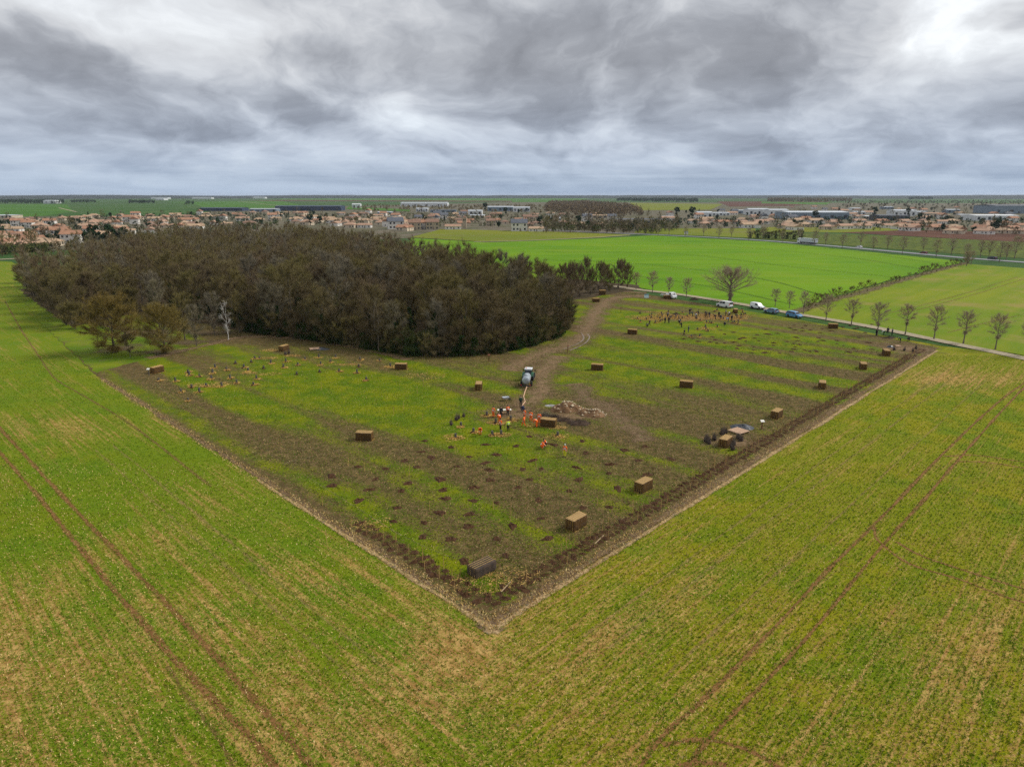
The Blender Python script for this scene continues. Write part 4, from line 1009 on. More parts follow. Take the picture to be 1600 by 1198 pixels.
# town trees
lowe = []
for i in range(4):
    H = 7.0 + i * 1.4
    lowe.append(tree_proto('town_evergreen', stem_tris(H * 0.5, 0.2, 4), leafy_crown(350 + i, H, 0.5, 2.6 if i < 3 else 1.7, 700, 0.75, 'round' if i % 2 == 0 else 'cone', 14), M_bark, M_ever))
lowb = []
for i in range(4):
    tr, cr = bare_tree(370 + i, 7.5 + i, 1.6, 3.0, 0.16, 8, 3, 900, 0.09, (0.6, 1.2), sides=4)
    lowb.append(tree_proto('town_tree', tr, cr, M_bark, (M_twig, M_twigred, M_twiggrey, M_twigolive)[i]))
rr = random.Random(21)
def scatter(protos, n, poly, s, label, group, dmin=6):
    xs_ = [p[0] for p in poly]; ys_ = [p[1] for p in poly]; c = 0
    for _ in range(n * 40):
        if c >= n: break
        x, y = rr.uniform(min(xs_), max(xs_)), rr.uniform(min(ys_), max(ys_))
        if not inside((x, y), poly): continue
        p = G(x, y)
        if any((q - p).length < e * 0.5 + 1.5 for q, e in taken): continue
        rr.choice(protos).put((p.x, p.y, 0.02), rr.uniform(0, 6.28), rr.uniform(*s), label, group, 'tree'); c += 1
scatter(lowb, 75, ZL, (0.7, 1.15), 'bare garden tree among the houses of the left town', 'bare trees in the left town')
scatter(lowe, 26, ZL, (0.6, 1.0), 'dark evergreen among the houses of the left town', 'evergreens in the left town')
scatter(lowb, 60, [(470, 352), (960, 360), (960, 330), (470, 330)], (0.8, 1.3), 'bare tree among the buildings of the town centre', 'bare trees in the town centre')
scatter(lowe, 20, [(470, 352), (960, 358), (960, 330), (470, 330)], (0.7, 1.3), 'dark evergreen among the buildings of the town centre', 'evergreens in the town centre')
scatter(lowb, 62, [(980, 364), (1180, 357), (1600, 368), (1600, 324), (1000, 332)], (0.7, 1.25), 'bare tree among the houses of the right town', 'bare trees in the right town')
scatter(lowe, 30, [(1000, 352), (1600, 367), (1600, 324), (1000, 332)], (0.6, 1.2), 'dark evergreen among the houses of the right town', 'evergreens in the right town')
scatter(lowb, 46, [(840, 364), (1000, 368), (1060, 360), (1060, 352), (850, 354)], (0.9, 1.3), 'bare tree in the dense belt along the town edge beyond the meadow', 'tree belt at the town edge')
scatter(lowe, 7, [(850, 362), (1000, 366), (1000, 354), (850, 354)], (0.7, 1.0), 'dark evergreen in the belt along the town edge', 'evergreens in the town edge belt')
scatter(lowb, 40, [(0, 402), (120, 398), (260, 385), (380, 372), (380, 360), (200, 372), (100, 386), (0, 394)], (0.8, 1.25), 'bare tree between the wood and the left town', 'trees between wood and town')
for k, (px, py, s) in enumerate([(135, 379, 1.3), (148, 380, 1.5), (160, 381, 1.4), (172, 379, 1.5), (185, 378, 1.45), (195, 377, 1.2), (80, 381, 1.1), (93, 379, 1.0), (232, 357, 1.0), (340, 352, .9)]):
    lowe[(0, 2)[k % 2]].put(G(px, py), k, s, 'big dark cedar in the group between wood and town' if k < 6 else 'dark round evergreen at the town\'s near edge', 'dark evergreens by the left town', 'tree')
for px, py, s, lab in ((758, 330, 2.0, 'tall dark conifer beside the pale sheds of the town centre'), (790, 336, 1.5, 'dark conifer right of the tall conifer in the town centre'), (485, 352, 1.4, 'dark conifer standing above the wood top, left one'), (500, 352, 1.2, 'dark conifer standing above the wood top, right one'),
                       (1057, 338, 1.7, 'pointed dark conifer left of the white buildings'), (1081, 341, 1.9, 'pointed dark cedar beside the tall white building'), (1273, 345, 1.5, 'dark tree in front of the big blue-grey warehouse'), (1366, 338, 1.7, 'dark round tree right of the big warehouse'),
                       (1418, 338, 1.5, 'dark round tree behind the flat-roofed hall'), (1557, 364, 1.4, 'dark round umbrella pine at the edge of the ploughed field'), (1240, 356, 1.0, 'small dark round tree at the front of the right town')):
    lowe[2].put(G(px, py), px, s, lab, None, 'tree')

# far woods, each one mass of crowns
def far_wood(px_poly, n, H, material, label, seed, size=2.6, dens=26):
    rw = np.random.default_rng(seed); out = []
    xs_ = [p[0] for p in px_poly]; ys_ = [p[1] for p in px_poly]; c = 0; guard = 0
    gp = [G(*p) for p in px_poly]; gx = [p.x for p in gp]; gy = [p.y for p in gp]
    while c < n and guard < n * 60:
        guard += 1
        x, y = rw.uniform(min(gx), max(gx)), rw.uniform(min(gy), max(gy))
        if not inside((x, y), gp): continue
        h = H * rw.uniform(0.7, 1.15); k = dens
        p = rand_dirs(rw, k) * rw.uniform(0.5, 1.0, k)[:, None] * np.array([h * 0.36, h * 0.36, h * 0.48]) + np.array([x, y, h * 0.52])
        out.append(leaf_tris(rw, p, rw.uniform(size * .6, size * 1.4, k))); c += 1
    o = ob('woods', tri_mesh('woods', np.concatenate(out), material))
    tag(o, label, 'woods', kind='stuff')
far_wood([(848, 331), (880, 338), (960, 340), (1006, 338), (990, 326), (920, 318), (860, 318)], 900, 15, M_twigred, 'dark bare wood on the rise behind the town centre', 1, 2.4, 34)
far_wood([(962, 315), (1090, 317), (1090, 313), (970, 312)], 400, 18, M_ever, 'dark conifer block on the plain behind the town', 2, 3.6)
far_wood([(0, 318), (100, 318.5), (100, 314), (0, 314)], 260, 13, M_ever, 'dark wood strip far out at the left picture edge', 3, 3.5)
far_wood([(202, 318), (242, 318), (242, 316), (202, 316)], 90, 13, M_ever, 'small dark copse on the green plain at left', 4, 3)
far_wood([(290, 320), (302, 320), (302, 318.5), (290, 318.5)], 14, 14, M_ever, 'tiny dark copse right of the larger copse on the plain', 5, 3)
far_wood([(1200, 316), (1330, 317), (1330, 312), (1200, 311)], 500, 17, M_twig, 'long dark wood behind the right part of the town', 6, 4)
far_wood([(1290, 330), (1620, 331), (1620, 314.5), (1330, 315)], 280, 8, M_bush, 'loose brown trees over the far right suburbs', 7, 2.6, 20)
far_wood([(1420, 312.5), (1456, 312.5), (1456, 310.5), (1420, 310.5)], 90, 22, M_ever, 'dark hilltop copse on the horizon at right', 8, 5)
far_wood([(110, 317), (150, 317), (150, 315), (110, 315)], 60, 12, M_ever, 'narrow dark hedge wood right of the left edge strip', 9, 3)
far_wood([(560, 331), (900, 334), (900, 322), (560, 322)], 260, 8, M_twig, 'scattered brown trees between the pale sheds of the town', 10, 2.0, 22)
far_wood([(100, 398), (380, 366), (470, 352), (380, 352), (120, 380), (60, 396)], 150, 6, M_bush, 'brown scrub strip between the wood and the houses', 12, 1.0, 40)
far_wood([(0, 399), (80, 394), (80, 389), (0, 392)], 70, 5, M_bush, 'dark hedge scrub beside the lane at far left', 13, 1.0, 40)
far_wood([(960, 362), (1180, 357), (1600, 366), (1600, 345), (1300, 343), (1000, 345)], 300, 6.5, M_ever, 'dark garden shrubs between the front houses of the right town', 14, 1.3, 26)
far_wood([(0, 388), (130, 376), (300, 358), (470, 350), (470, 334), (200, 339), (0, 348)], 300, 6.5, M_ever, 'dark garden shrubs between the houses of the left town', 15, 1.3, 26)
far_wood([(470, 352), (900, 360), (900, 338), (470, 336)], 260, 7.0, M_bush, 'brown garden shrubs between the houses of the town centre', 16, 1.3, 26)
far_wood([(850, 363), (1000, 367.5), (1060, 360), (1040, 353), (850, 355)], 220, 7.5, M_bush, 'dark brown undergrowth of the tree belt at the town edge', 17, 1.1, 36)
for k in range(26):
    x0 = k * 66 - 60 + 20 * math.sin(k * 2.1); y0 = 307.3 + 2.2 * abs(math.sin(k * 1.7)); w0 = 34 + 22 * math.sin(k * 3.3)
    far_wood([(x0, y0), (x0 + w0, y0 + 0.15), (x0 + w0, y0 - 0.35), (x0, y0 - 0.3)], 130, 16, M_ever, 'thin dark tree line near the horizon', 60 + k, 7, 8)
# low hills closing the horizon
hm = MB(); n = 160; vs = []; fs = []
for i in range(n + 1):
    a = R(-60 + 120 * i / n); r = 9800
    h = 30 + 13 * mnoise.noise(Vector((i * 0.09, 0, 0))) + 5 * mnoise.noise(Vector((i * 0.5, 3, 0)))
    for rr_, hh in ((r - 2600, -3), (r - 500, h * 0.8), (r, h), (r + 1500, -5)): vs.append((math.sin(a) * rr_, math.cos(a) * rr_, hh))
for i in range(n):
    for k in range(3): fs.append((i * 4 + k, (i + 1) * 4 + k, (i + 1) * 4 + k + 1, i * 4 + k + 1))
M_hill = field_mat('wooded_hill', (0.014, 0.024, 0.018), (0.022, 0.034, 0.022), big=0.002)
hm.add(vs, fs); h_o = hm.build('hills', M_hill); h_o['kind'] = 'structure'
# silos and masts on the horizon
sl = empty('grain_silo', G(546, 308.2)); 
M_silo = mat('galvanised', (0.42, 0.45, 0.48), (0.35, 0.38, 0.41), 0.1, 0.5)
for k in range(7):
    m = MB(); hh = 26 if k != 3 else 34
    m.lathe([(14, 0), (14, hh), (2, hh + 6)], c=((k - 3) * 34, 0, 0), n=10); m.build('silo_bin', M_silo, sl)
m = MB(); m.box((0, 0, 36), (220, 6, 4)); m.build('conveyor', M_silo, sl)
tag(sl, 'row of grain silos on the horizon above the navy hall', 'silos')
for px, py, h, lab in ((244, 309, 45, 'thin radio mast on the horizon at left'),):
    m = MB(); m.tube([(0, 0, 0), (0, 0, h)], [1.6, 0.5], 4); m.box((0, 0, h * 0.8), (5, 5, 2)); o = m.build('radio_mast', M_silo); o.location = G(px, py); tag(o, lab, 'mast')
wtw = MB(); wtw.lathe([(3, 0), (2.4, 22), (8, 30), (9, 36), (7, 39), (0.5, 41)], n=12); o = wtw.build('water_tower', WALLS[1]); o.location = G(1052, 308.5); tag(o, 'pale water tower on the horizon above the conifer block', 'tower')
#@@PLANTS_END
# ------------------------------------------------------------------ straw bales
def bale_mat():
    m, t, b = newmat('pale_topped_straw')
    co = t.new('ShaderNodeTexCoord').outputs['Object']
    x, y, z = t.sep(co)[:3]
    flake = t.noise(t.comb(t.math('MULTIPLY', x, 5.0), t.math('MULTIPLY', y, 1.2), t.math('MULTIPLY', z, 1.2)), 1.6, 5, 0.65)
    fine = t.noise(t.comb(t.math('MULTIPLY', x, 2.0), y, t.math('MULTIPLY', z, 4.0)), 9.0, 4, 0.7)
    col = t.mix(t.ss(flake, 0.36, 0.64), (0.120, 0.066, 0.023), (0.060, 0.034, 0.014))
    col = t.mix(t.ss(fine, 0.54, 0.78), col, (0.24, 0.14, 0.05))
    col = t.mix(t.math('MULTIPLY', t.ss(t.noise(co, 1.7, 3), 0.52, 0.66), 0.6), col, (0.065, 0.045, 0.028))
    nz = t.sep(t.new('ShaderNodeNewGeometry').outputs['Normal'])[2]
    col = t.mix(t.math('MULTIPLY', t.ss(nz, 0.6, 0.95), 0.75), col, t.mix(t.ss(fine, 0.35, 0.7), (0.34, 0.22, 0.10), (0.52, 0.36, 0.18)))  # upward faces get a paler tan than the brown sides
    t.put(b.inputs['Base Color'], col); b.inputs['Roughness'].default_value = 0.95; b.inputs['Specular IOR Level'].default_value = 0.1
    bn = t.new('ShaderNodeBump'); bn.inputs['Strength'].default_value = 0.8; bn.inputs['Distance'].default_value = 0.05
    t.put(bn.inputs['Height'], flake); t.put(b.inputs['Normal'], bn.outputs[0])
    return m
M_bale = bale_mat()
def darkbale():
    return mat('rotten_straw', (0.085, 0.058, 0.040), (0.050, 0.038, 0.030), 2.5, 0.95, bump=0.8)
M_baledark = darkbale()
def strawmat(name, a, b): return mat(name, a, b, 3.0, 0.9, world=True, spec=0.15)
M_straw = strawmat('golden_straw', (0.66, 0.45, 0.13), (0.52, 0.33, 0.09))
M_strawred = strawmat('orange_straw', (0.62, 0.41, 0.14), (0.48, 0.29, 0.09))
def bale_proto(seed, material, L=2.3, D=1.2, H=1.25):
    rnd = random.Random(seed); m = MB(); nx, ny, nz = 10, 5, 5
    idx = {}
    def vert(i, j, k):
        key = (i, j, k)
        if key not in idx:
            x, y, z = (i / nx - .5) * L, (j / ny - .5) * D, k / nz * H
            on = (i in (0, nx)) + (j in (0, ny)) + (k in (0, nz))
            q = 0.05 if on >= 2 else 0.0
            x -= math.copysign(q, x); y -= math.copysign(q, y); z -= q if k == nz else 0
            nn = mnoise.noise(Vector((x * 2.1 + seed * 7, y * 2.1, z * 2.1))) * 0.05
            x += math.copysign(nn if i in (0, nx) else 0, x); y += math.copysign(nn + 0.02 * math.sin(i * 2.2), y) if j in (0, ny) else 0; z += nn if k == nz else 0
            idx[key] = len(m.v); m.v.append((x, y, z))
        return idx[key]
    def quad(a, b, c, d): m.f.append((a, b, c, d)); m.m.append(0)
    for i in range(nx):
        for j in range(ny):
            quad(vert(i, j, nz), vert(i + 1, j, nz), vert(i + 1, j + 1, nz), vert(i, j + 1, nz)); quad(vert(i, j, 0), vert(i, j + 1, 0), vert(i + 1, j + 1, 0), vert(i + 1, j, 0))
        for k in range(nz):
            quad(vert(i, 0, k), vert(i + 1, 0, k), vert(i + 1, 0, k + 1), vert(i, 0, k + 1)); quad(vert(i, ny, k), vert(i, ny, k + 1), vert(i + 1, ny, k + 1), vert(i + 1, ny, k))
    for j in range(ny):
        for k in range(nz):
            quad(vert(0, j, k), vert(0, j, k + 1), vert(0, j + 1, k + 1), vert(0, j + 1, k)); quad(vert(nx, j, k), vert(nx, j + 1, k), vert(nx, j + 1, k + 1), vert(nx, j, k + 1))
    root = empty('straw_bale')
    m.build('bale', material, root)
    for yy in (-0.42, -0.14, 0.14, 0.42):
        t = MB(); x, z = L / 2 + 0.012, H + 0.03
        for a, b in (((-x, yy, 0.02), (-x, yy, z)), ((-x, yy, z), (x, yy, z)), ((x, yy, z), (x, yy, 0.02))): t.tube([a, b], 0.012, 3)
        t.build('twine', M_straw, root)
    rg = np.random.default_rng(seed); n = 160
    a = rg.uniform(0, 6.28, n); r = rg.uniform(0.9, 1.25, n)
    base = np.stack([np.cos(a) * r * (L * 0.52), np.sin(a) * r * (D * 0.62), np.full(n, 0.03)], 1)
    d = rand_dirs(rg, n); d[:, 2] = np.abs(d[:, 2]) * 0.35; d /= np.linalg.norm(d, axis=1, keepdims=True)
    o = ob('loose_straw', tri_mesh('loose_straw', slivers(rg, base, d, rg.uniform(0.15, 0.4, n), np.full(n, 0.03)), M_straw), root); o['kind'] = 'stuff'
    return Proto(root)
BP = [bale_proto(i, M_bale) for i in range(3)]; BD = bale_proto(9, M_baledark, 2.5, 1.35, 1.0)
au = math.atan2(EU.y, EU.x); av_ = math.atan2(EV.y, EV.x)
bales = [(753, 893, au - 0.05, 'D', 'dark rotten straw bale nearest the plot\'s front corner'), (900, 823, au + 0.02, 0, 'straw bale with tan top, second from the front corner along the hedge row'),
         (1005, 765, au, 1, 'golden-sided straw bale, third from the front corner along the hedge row'), (1133, 696, au + 0.1, 2, 'straw bale among dark sapling bundles beside the hedge row'),
         (1213, 652, au + 0.05, 0, 'straw bale by the white post sign beside the hedge row'), (1284, 606, au + 0.35, 1, 'straw bale halfway along the far part of the hedge row'),
         (1348, 576, au + 0.4, 2, 'second straw bale from the hedge row\'s far end'), (1384, 555, au + 0.5, 0, 'straw bale nearest the hedge row\'s far end by the bare soil'),
         (1301, 513, -0.2, 1, 'straw bale alone beside the gravel track'), (1072, 605, -0.3, 2, 'straw bale alone in the middle of the right half of the plot'),
         (933, 578, -0.22, 0, 'straw bale on bright grass right of the tractor'), (988, 522, -0.35, 1, 'straw bale left of the far planting crowd'),
         (931, 472, 0.1, 2, 'straw bale below the tall bale at the mouth of the mud track'), (941, 461, 0.05, 'T', 'taller straw bale by the tree belt at the mouth of the mud track'),
         (627, 577, -0.06, 0, 'wide straw bale on grass before the middle of the wood'), (748, 608, math.pi / 2 - 0.02, 1, 'straw bale seen end-on between the wood and the orange workers'),
         (570, 687, -0.12, 2, 'straw bale in the middle of the left half of the plot'), (246, 582, au + 0.3, 0, 'straw bale beside the small post sign at the plot\'s left corner'),
         (444, 548, 1.2, 1, 'straw bale above the left group of mulched saplings'), (857, 666, -0.3, 2, 'straw bale beside the group of orange workers'),
         (1042, 467, 0.0, 0, 'straw bale in front of the white flatbed truck'), (1149, 489, 1.3, 1, 'straw bale at the right end of the far planting crowd')]
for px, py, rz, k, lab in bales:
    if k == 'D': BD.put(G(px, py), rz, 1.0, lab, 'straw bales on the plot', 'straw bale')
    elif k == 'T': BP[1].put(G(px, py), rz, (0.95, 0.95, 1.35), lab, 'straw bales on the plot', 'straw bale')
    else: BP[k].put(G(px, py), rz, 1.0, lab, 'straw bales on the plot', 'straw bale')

# ------------------------------------------------------------------ planting mounds, stakes, saplings
M_soil = mat('dark_dug_soil', (0.040, 0.017, 0.006), (0.082, 0.036, 0.013), 5.0, 0.97, bump=0.9)
def mound_mesh(seed, r=0.45, h=0.12):
    m = MB(); n = 11; vs = [(0.05, 0, 0.01)]; rings = [(0.35, 0.25), (0.62, 1.0), (0.95, 0.5), (1.35, -0.2)]
    for f, hh in rings:
        for k in range(n):
            a = 2 * math.pi * k / n; q = 1 + 0.75 * mnoise.noise(Vector((math.cos(a) * 1.9 + seed * 3.1, math.sin(a) * 1.9, f * .5)))
            vs.append((r * f * q * math.cos(a) * 1.35, r * f * q * math.sin(a), max(-0.02, h * hh * (0.6 + 0.8 * random.random()))))
    fs = [(0, 1 + k, 1 + (k + 1) % n) for k in range(n)]
    for i in range(3):
        for k in range(n): fs.append((1 + i * n + k, 1 + (i + 1) * n + k, 1 + (i + 1) * n + (k + 1) % n, 1 + i * n + (k + 1) % n))
    m.add(vs, fs); return m.mesh('planting_hole', M_soil)
MM = [mound_mesh(i) for i in range(7)]
rm = random.Random(5)
def mound(p, s, label, group, rz=None):
    o = ob('planting_hole', MM[rm.randrange(7)], None, (p.x, p.y, 0.05), rm.uniform(0, 6.28) if rz is None else rz, (s * rm.uniform(.8, 1.3), s * rm.uniform(.75, 1.1), s * rm.uniform(0.8, 1.3)))
    tag(o, label, 'planting hole', group); return o
def z3(ox, oy, s, lst): return [(ox + a / s, oy + b / s) for a, b in lst]
holes = z3(480, 680, 5.333, [(975, 50), (1200, 100), (955, 140), (1040, 190), (810, 210), (1485, 80), (1350, 180), (1575, 165), (1490, 230), (425, 265), (655, 280), (915, 265), (965, 268), (1250, 260), (1515, 290), (205, 345), (570, 365), (210, 422), (268, 428), (840, 400), (1105, 370), (1385, 435), (1520, 375), (515, 455), (780, 465), (1130, 455), (1145, 530), (1385, 545), (1575, 565), (425, 545), (745, 605), (1105, 650), (1355, 660), (715, 720), (970, 730), (1340, 760), (960, 850), (1195, 865), (1575, 865), (1310, 1050)])
holes += z3(780, 680, 5.333, [(140, 90), (285, 210), (195, 285), (350, 280), (640, 270), (685, 292), (720, 150), (450, 80), (1045, 125), (1215, 95), (1155, 210), (1430, 200), (925, 245), (910, 320), (660, 370), (1230, 330), (985, 445), (250, 370), (310, 382), (160, 435), (585, 465), (325, 540), (695, 605), (915, 600), (350, 695), (105, 755), (400, 865), (30, 880), (10, 565), (690, 50), (250, 12)])
holes += z3(700, 780, 5.333, [(215, 15), (410, 30), (750, 10), (185, 130), (165, 225), (780, 165), (540, 215), (30, 330), (440, 340), (835, 330), (480, 470), (1115, 75)])
holes += z3(1060, 500, 8.0, [(205, 185), (280, 180), (180, 235), (245, 270), (395, 280), (70, 240), (425, 210), (460, 250), (580, 180), (575, 290), (480, 295), (690, 155), (690, 280), (525, 130), (765, 240), (840, 265), (810, 225), (950, 230), (730, 355), (760, 325), (945, 335), (940, 375), (1010, 265), (910, 410), (1080, 410), (1190, 290), (1190, 320), (1140, 360), (1125, 180), (1265, 415), (1355, 270), (1420, 395), (1240, 170), (1490, 260), (1550, 140), (1580, 380), (1515, 310), (1400, 105), (1550, 100), (985, 185), (1100, 120)])
for k in range(34): holes.append((rm.uniform(1240, 1365), rm.uniform(506, 552)))
seen = []
for (x, y) in holes:
    p = G(x, y)
    if any((p - q).length < 1.3 for q in seen): continue
    seen.append(p)
    far_ = y < 600
    mound(p, rm.uniform(0.65, 1.02), 'dark freshly dug planting hole in the far right part of the plot' if far_ else 'dark freshly dug planting hole scattered in the near half of the plot', 'planting holes in the far part' if far_ else 'planting holes in the near half')
# double hedge row along the right edge and round the corner
M_cane = mat('bamboo_cane', (0.52, 0.33, 0.12), (0.40, 0.24, 0.085), 8.0, 0.8)
cane = MB(); cane.tube([(0, 0, 0), (0.02, 0.01, 0.75), (0.0, 0.02, 1.5)], [0.026, 0.024, 0.02], 4); cane_me = cane.mesh('stake', M_cane)
M_whip = mat('seedling_stem', (0.26, 0.14, 0.06), (0.18, 0.10, 0.045), 6.0, 0.9)
def whip_mesh(seed):
    rg = np.random.default_rng(seed); n = 10
    base = np.stack([rg.normal(0, .03, n), rg.normal(0, .03, n), rg.uniform(0, .35, n)], 1); d = np.stack([rg.normal(0, .35, n), rg.normal(0, .35, n), np.ones(n)], 1); d /= np.linalg.norm(d, axis=1, keepdims=True)
    return tri_mesh('seedling', slivers(rg, base, d, rg.uniform(0.3, 0.7, n), np.full(n, 0.03)), M_whip)
WM = [whip_mesh(i) for i in range(4)]
far_row = MB()
def nth(k): return f"{k}{'th' if 10 <= k % 100 <= 20 else {1: 'st', 2: 'nd', 3: 'rd'}.get(k % 10, 'th')}"
for r_, v0 in ((0, 1.95), (1, 2.95)):
    u = 2.4
    kk = 0; rest = []
    while u < 136:
        p = W(u + rm.uniform(-.12, .12), v0 + rm.uniform(-.2, .2)); kk += 1
        if kk <= 62: mound(p, rm.uniform(0.48, 0.72), f'dark dug hole, {nth(kk)} from front corner in {("outer", "inner")[r_]} line of right hedge row', 'holes of the right hedge row')
        else:
            me = MM[rm.randrange(7)]; sc_ = rm.uniform(0.5, 0.72); far_row.add([(v.co.x * sc_ + p.x, v.co.y * sc_ + p.y, v.co.z * sc_ + 0.05) for v in me.vertices], [tuple(q.vertices) for q in me.polygons])
        u += 1.02 if u < 60 else 1.12
tag(far_row.build('dug_soil', M_soil), 'far stretch of dark dug soil in the right hedge row', 'soil', kind='stuff')
for r_, u0 in ((0, 1.5), (1, 2.4)):
    v = 3.5; kk = 0
    while v < 23:
        p = W(u0 + rm.uniform(-.3, .3), v + rm.uniform(-.2, .2)); kk += 1; mound(p, rm.uniform(0.48, 0.72), f'dark dug hole, {nth(kk)} from front corner in {("outer", "inner")[r_]} line of left hedge row', 'holes of the left hedge row'); v += 1.1
for k in range(120):
    u = 2.5 + k * 1.08; p = W(u, rm.choice((1.7, 2.5, 3.2)) + rm.uniform(-.25, .25))
    o = ob('stake', cane_me, None, (p.x, p.y, 0.02), rm.uniform(0, 6.28), (1, 1, rm.uniform(.6, 1.0))); o.rotation_euler = (rm.uniform(-.08, .08), rm.uniform(-.08, .08), rm.uniform(0, 6)); tag(o, 'thin bamboo stake standing in the right hedge row', 'stake', 'stakes of the right hedge row')
for k in range(18):
    p = W(rm.choice((1.3, 1.9, 2.7)), 3 + k * 1.05); o = ob('stake', cane_me, None, (p.x, p.y, 0.02), rm.uniform(0, 6), (1, 1, rm.uniform(.6, 1.0))); tag(o, 'thin bamboo stake standing in the short left hedge row', 'stake', 'stakes of the left hedge row')
for k in range(38):
    p = G(rm.uniform(470, 980), rm.uniform(690, 850)) if k < 24 else G(rm.uniform(420, 800), rm.uniform(575, 660))
    o = ob('stake', cane_me, None, (p.x, p.y, 0.02), rm.uniform(0, 6), (1, 1, rm.uniform(.7, 1.05))); tag(o, 'lone thin bamboo stake marking a spot in the open plot', 'stake', 'marking stakes in the open plot')
for k in range(150):
    u = 3.5 + rm.random() * 122; p = W(u, rm.choice((1.95, 2.95)) + rm.uniform(-.2, .2)); o = ob('seedling', WM[k % 4], None, (p.x, p.y, 0.08), rm.uniform(0, 6), rm.uniform(0.8, 1.3)); tag(o, 'bare twiggy hedge seedling in the right hedge row', 'seedling', 'seedlings of the right hedge row')
for k in range(34):
    p = W(rm.choice((1.5, 2.4)) + rm.uniform(-.3, .3), 4 + rm.random() * 18); o = ob('seedling', WM[k % 4], None, (p.x, p.y, 0.08), rm.uniform(0, 6), rm.uniform(0.8, 1.3)); tag(o, 'bare twiggy hedge seedling in the short left hedge row', 'seedling', 'seedlings of the left hedge row')
M_plank = mat('sawn_timber', (0.45, 0.33, 0.19), (0.36, 0.25, 0.14), 3.0, 0.85)
for (xa, ya, xb, yb, lab) in ((783, 926, 798, 916, 'pale timber batten leaning over the holes near the front corner'), (929, 851, 943, 843, 'pale timber batten lying in the hedge row, second from the corner')):
    a, b = G(xa, ya), G(xb, yb); m = MB(); a.z = 0.12; b.z = 0.5; m.box((0, 0, 0), ((b - a).length, 0.09, 0.05)); o = m.build('timber_batten', M_plank); o.location = (a + b) / 2; d = b - a
    o.rotation_euler = (0, -math.atan2(d.z, math.hypot(d.x, d.y)), math.atan2(d.y, d.x)); tag(o, lab, 'batten')
# mulched saplings with dark guards
M_guard = mat('dark_mesh_guard', (0.115, 0.105, 0.092), (0.070, 0.066, 0.060), 6.0, 0.8)
def sapling_proto(seed, straw=True):
    rnd = random.Random(seed); root = empty('mulched_sapling')
    me = mound_mesh(seed + 20, 0.30, 0.2); ob('soil_mound', me, root)
    g = MB(); g.lathe([(0.15, 0.05), (0.17, 0.35), (0.16, 0.62 + 0.1 * (seed % 3))], n=8); g.build('guard', M_guard, root)
    t = MB(); t.tube([(0, 0, 0), (0.02, 0, 0.6), (0.0, 0.03, 1.15)], [0.02, 0.015, 0.006], 4); t.build('stem', M_whip, root)
    if straw:
        rg = np.random.default_rng(seed + 50); n = 190; a = rg.uniform(0, 6.28, n); r = rg.uniform(0, 1, n) ** 0.6 * (0.6 + 0.1 * (seed % 3))
        base = np.stack([np.cos(a) * r * (1.0 + .3 * np.sin(a * 2 + seed)) + 0.2, np.sin(a) * r * 0.8, 0.05 + 0.13 * (1 - r)], 1)
        d = rand_dirs(rg, n); d[:, 2] = np.abs(d[:, 2]) * 0.3; d /= np.linalg.norm(d, axis=1, keepdims=True)
        o = ob('straw_mulch', tri_mesh('straw_mulch', slivers(rg, base, d, rg.uniform(.15, .38, n), np.full(n, .08)), M_straw if seed % 3 else M_strawred), root); o['kind'] = 'stuff'
    return Proto(root)
SP = [sapling_proto(i) for i in range(6)] + [sapling_proto(6, False)]
left = z3(220, 530, 5.333, [(150, 345), (290, 350), (395, 275), (405, 300), (490, 310), (620, 235), (590, 330), (600, 280), (715, 255), (790, 200), (860, 235), (745, 325), (800, 365), (920, 190), (950, 160), (990, 160), (895, 265), (1025, 240), (965, 330), (940, 380), (335, 440), (425, 400), (490, 440), (545, 390), (675, 390), (395, 510), (1085, 200), (1190, 235), (1210, 185), (1310, 215), (1300, 290), (1370, 170), (1485, 150), (1500, 210), (1490, 270), (1580, 190)])
left += z3(400, 400, 4.0, [(520, 720), (650, 650), (643, 690), (632, 730), (773, 655), (840, 690), (690, 775), (498, 635)])
for k, (x, y) in enumerate(left): SP[(k * 5 + k // 3) % 7].put(G(x, y + 1), k * 0.7, rm.uniform(0.95, 1.15), 'straw-mulched sapling in a dark guard in the left planting group', 'saplings of the left group', 'sapling')
near_s = z3(680, 560, 5.333, [(430, 480), (505, 540), (630, 515), (550, 640), (170, 665), (215, 570), (1020, 650), (320, 620), (475, 645)])
for k, (x, y) in enumerate(near_s): SP[(k * 3 + 1) % 6].put(G(x, y), k * 0.9, 1.05, 'straw-mulched sapling near the orange workers', 'saplings by the workers', 'sapling')
fs_ = []
for k in range(62):
    x = rm.uniform(995, 1165); y = 497 + rm.gauss(0, 7) - (x - 1080) * 0.02
    if 484 < y < 516: fs_.append((x, y))
fs_ += [(1103, 515), (1106, 518), (1102, 512), (1080, 527), (1093, 527), (1000, 490), (1153, 507)]
for k, (x, y) in enumerate(fs_): SP[(k * 5 + 2) % 7].put(G(x, y), k * 0.7, rm.uniform(.9, 1.1), 'straw-mulched sapling in a dark guard in the far planting group', 'saplings of the far group', 'sapling')
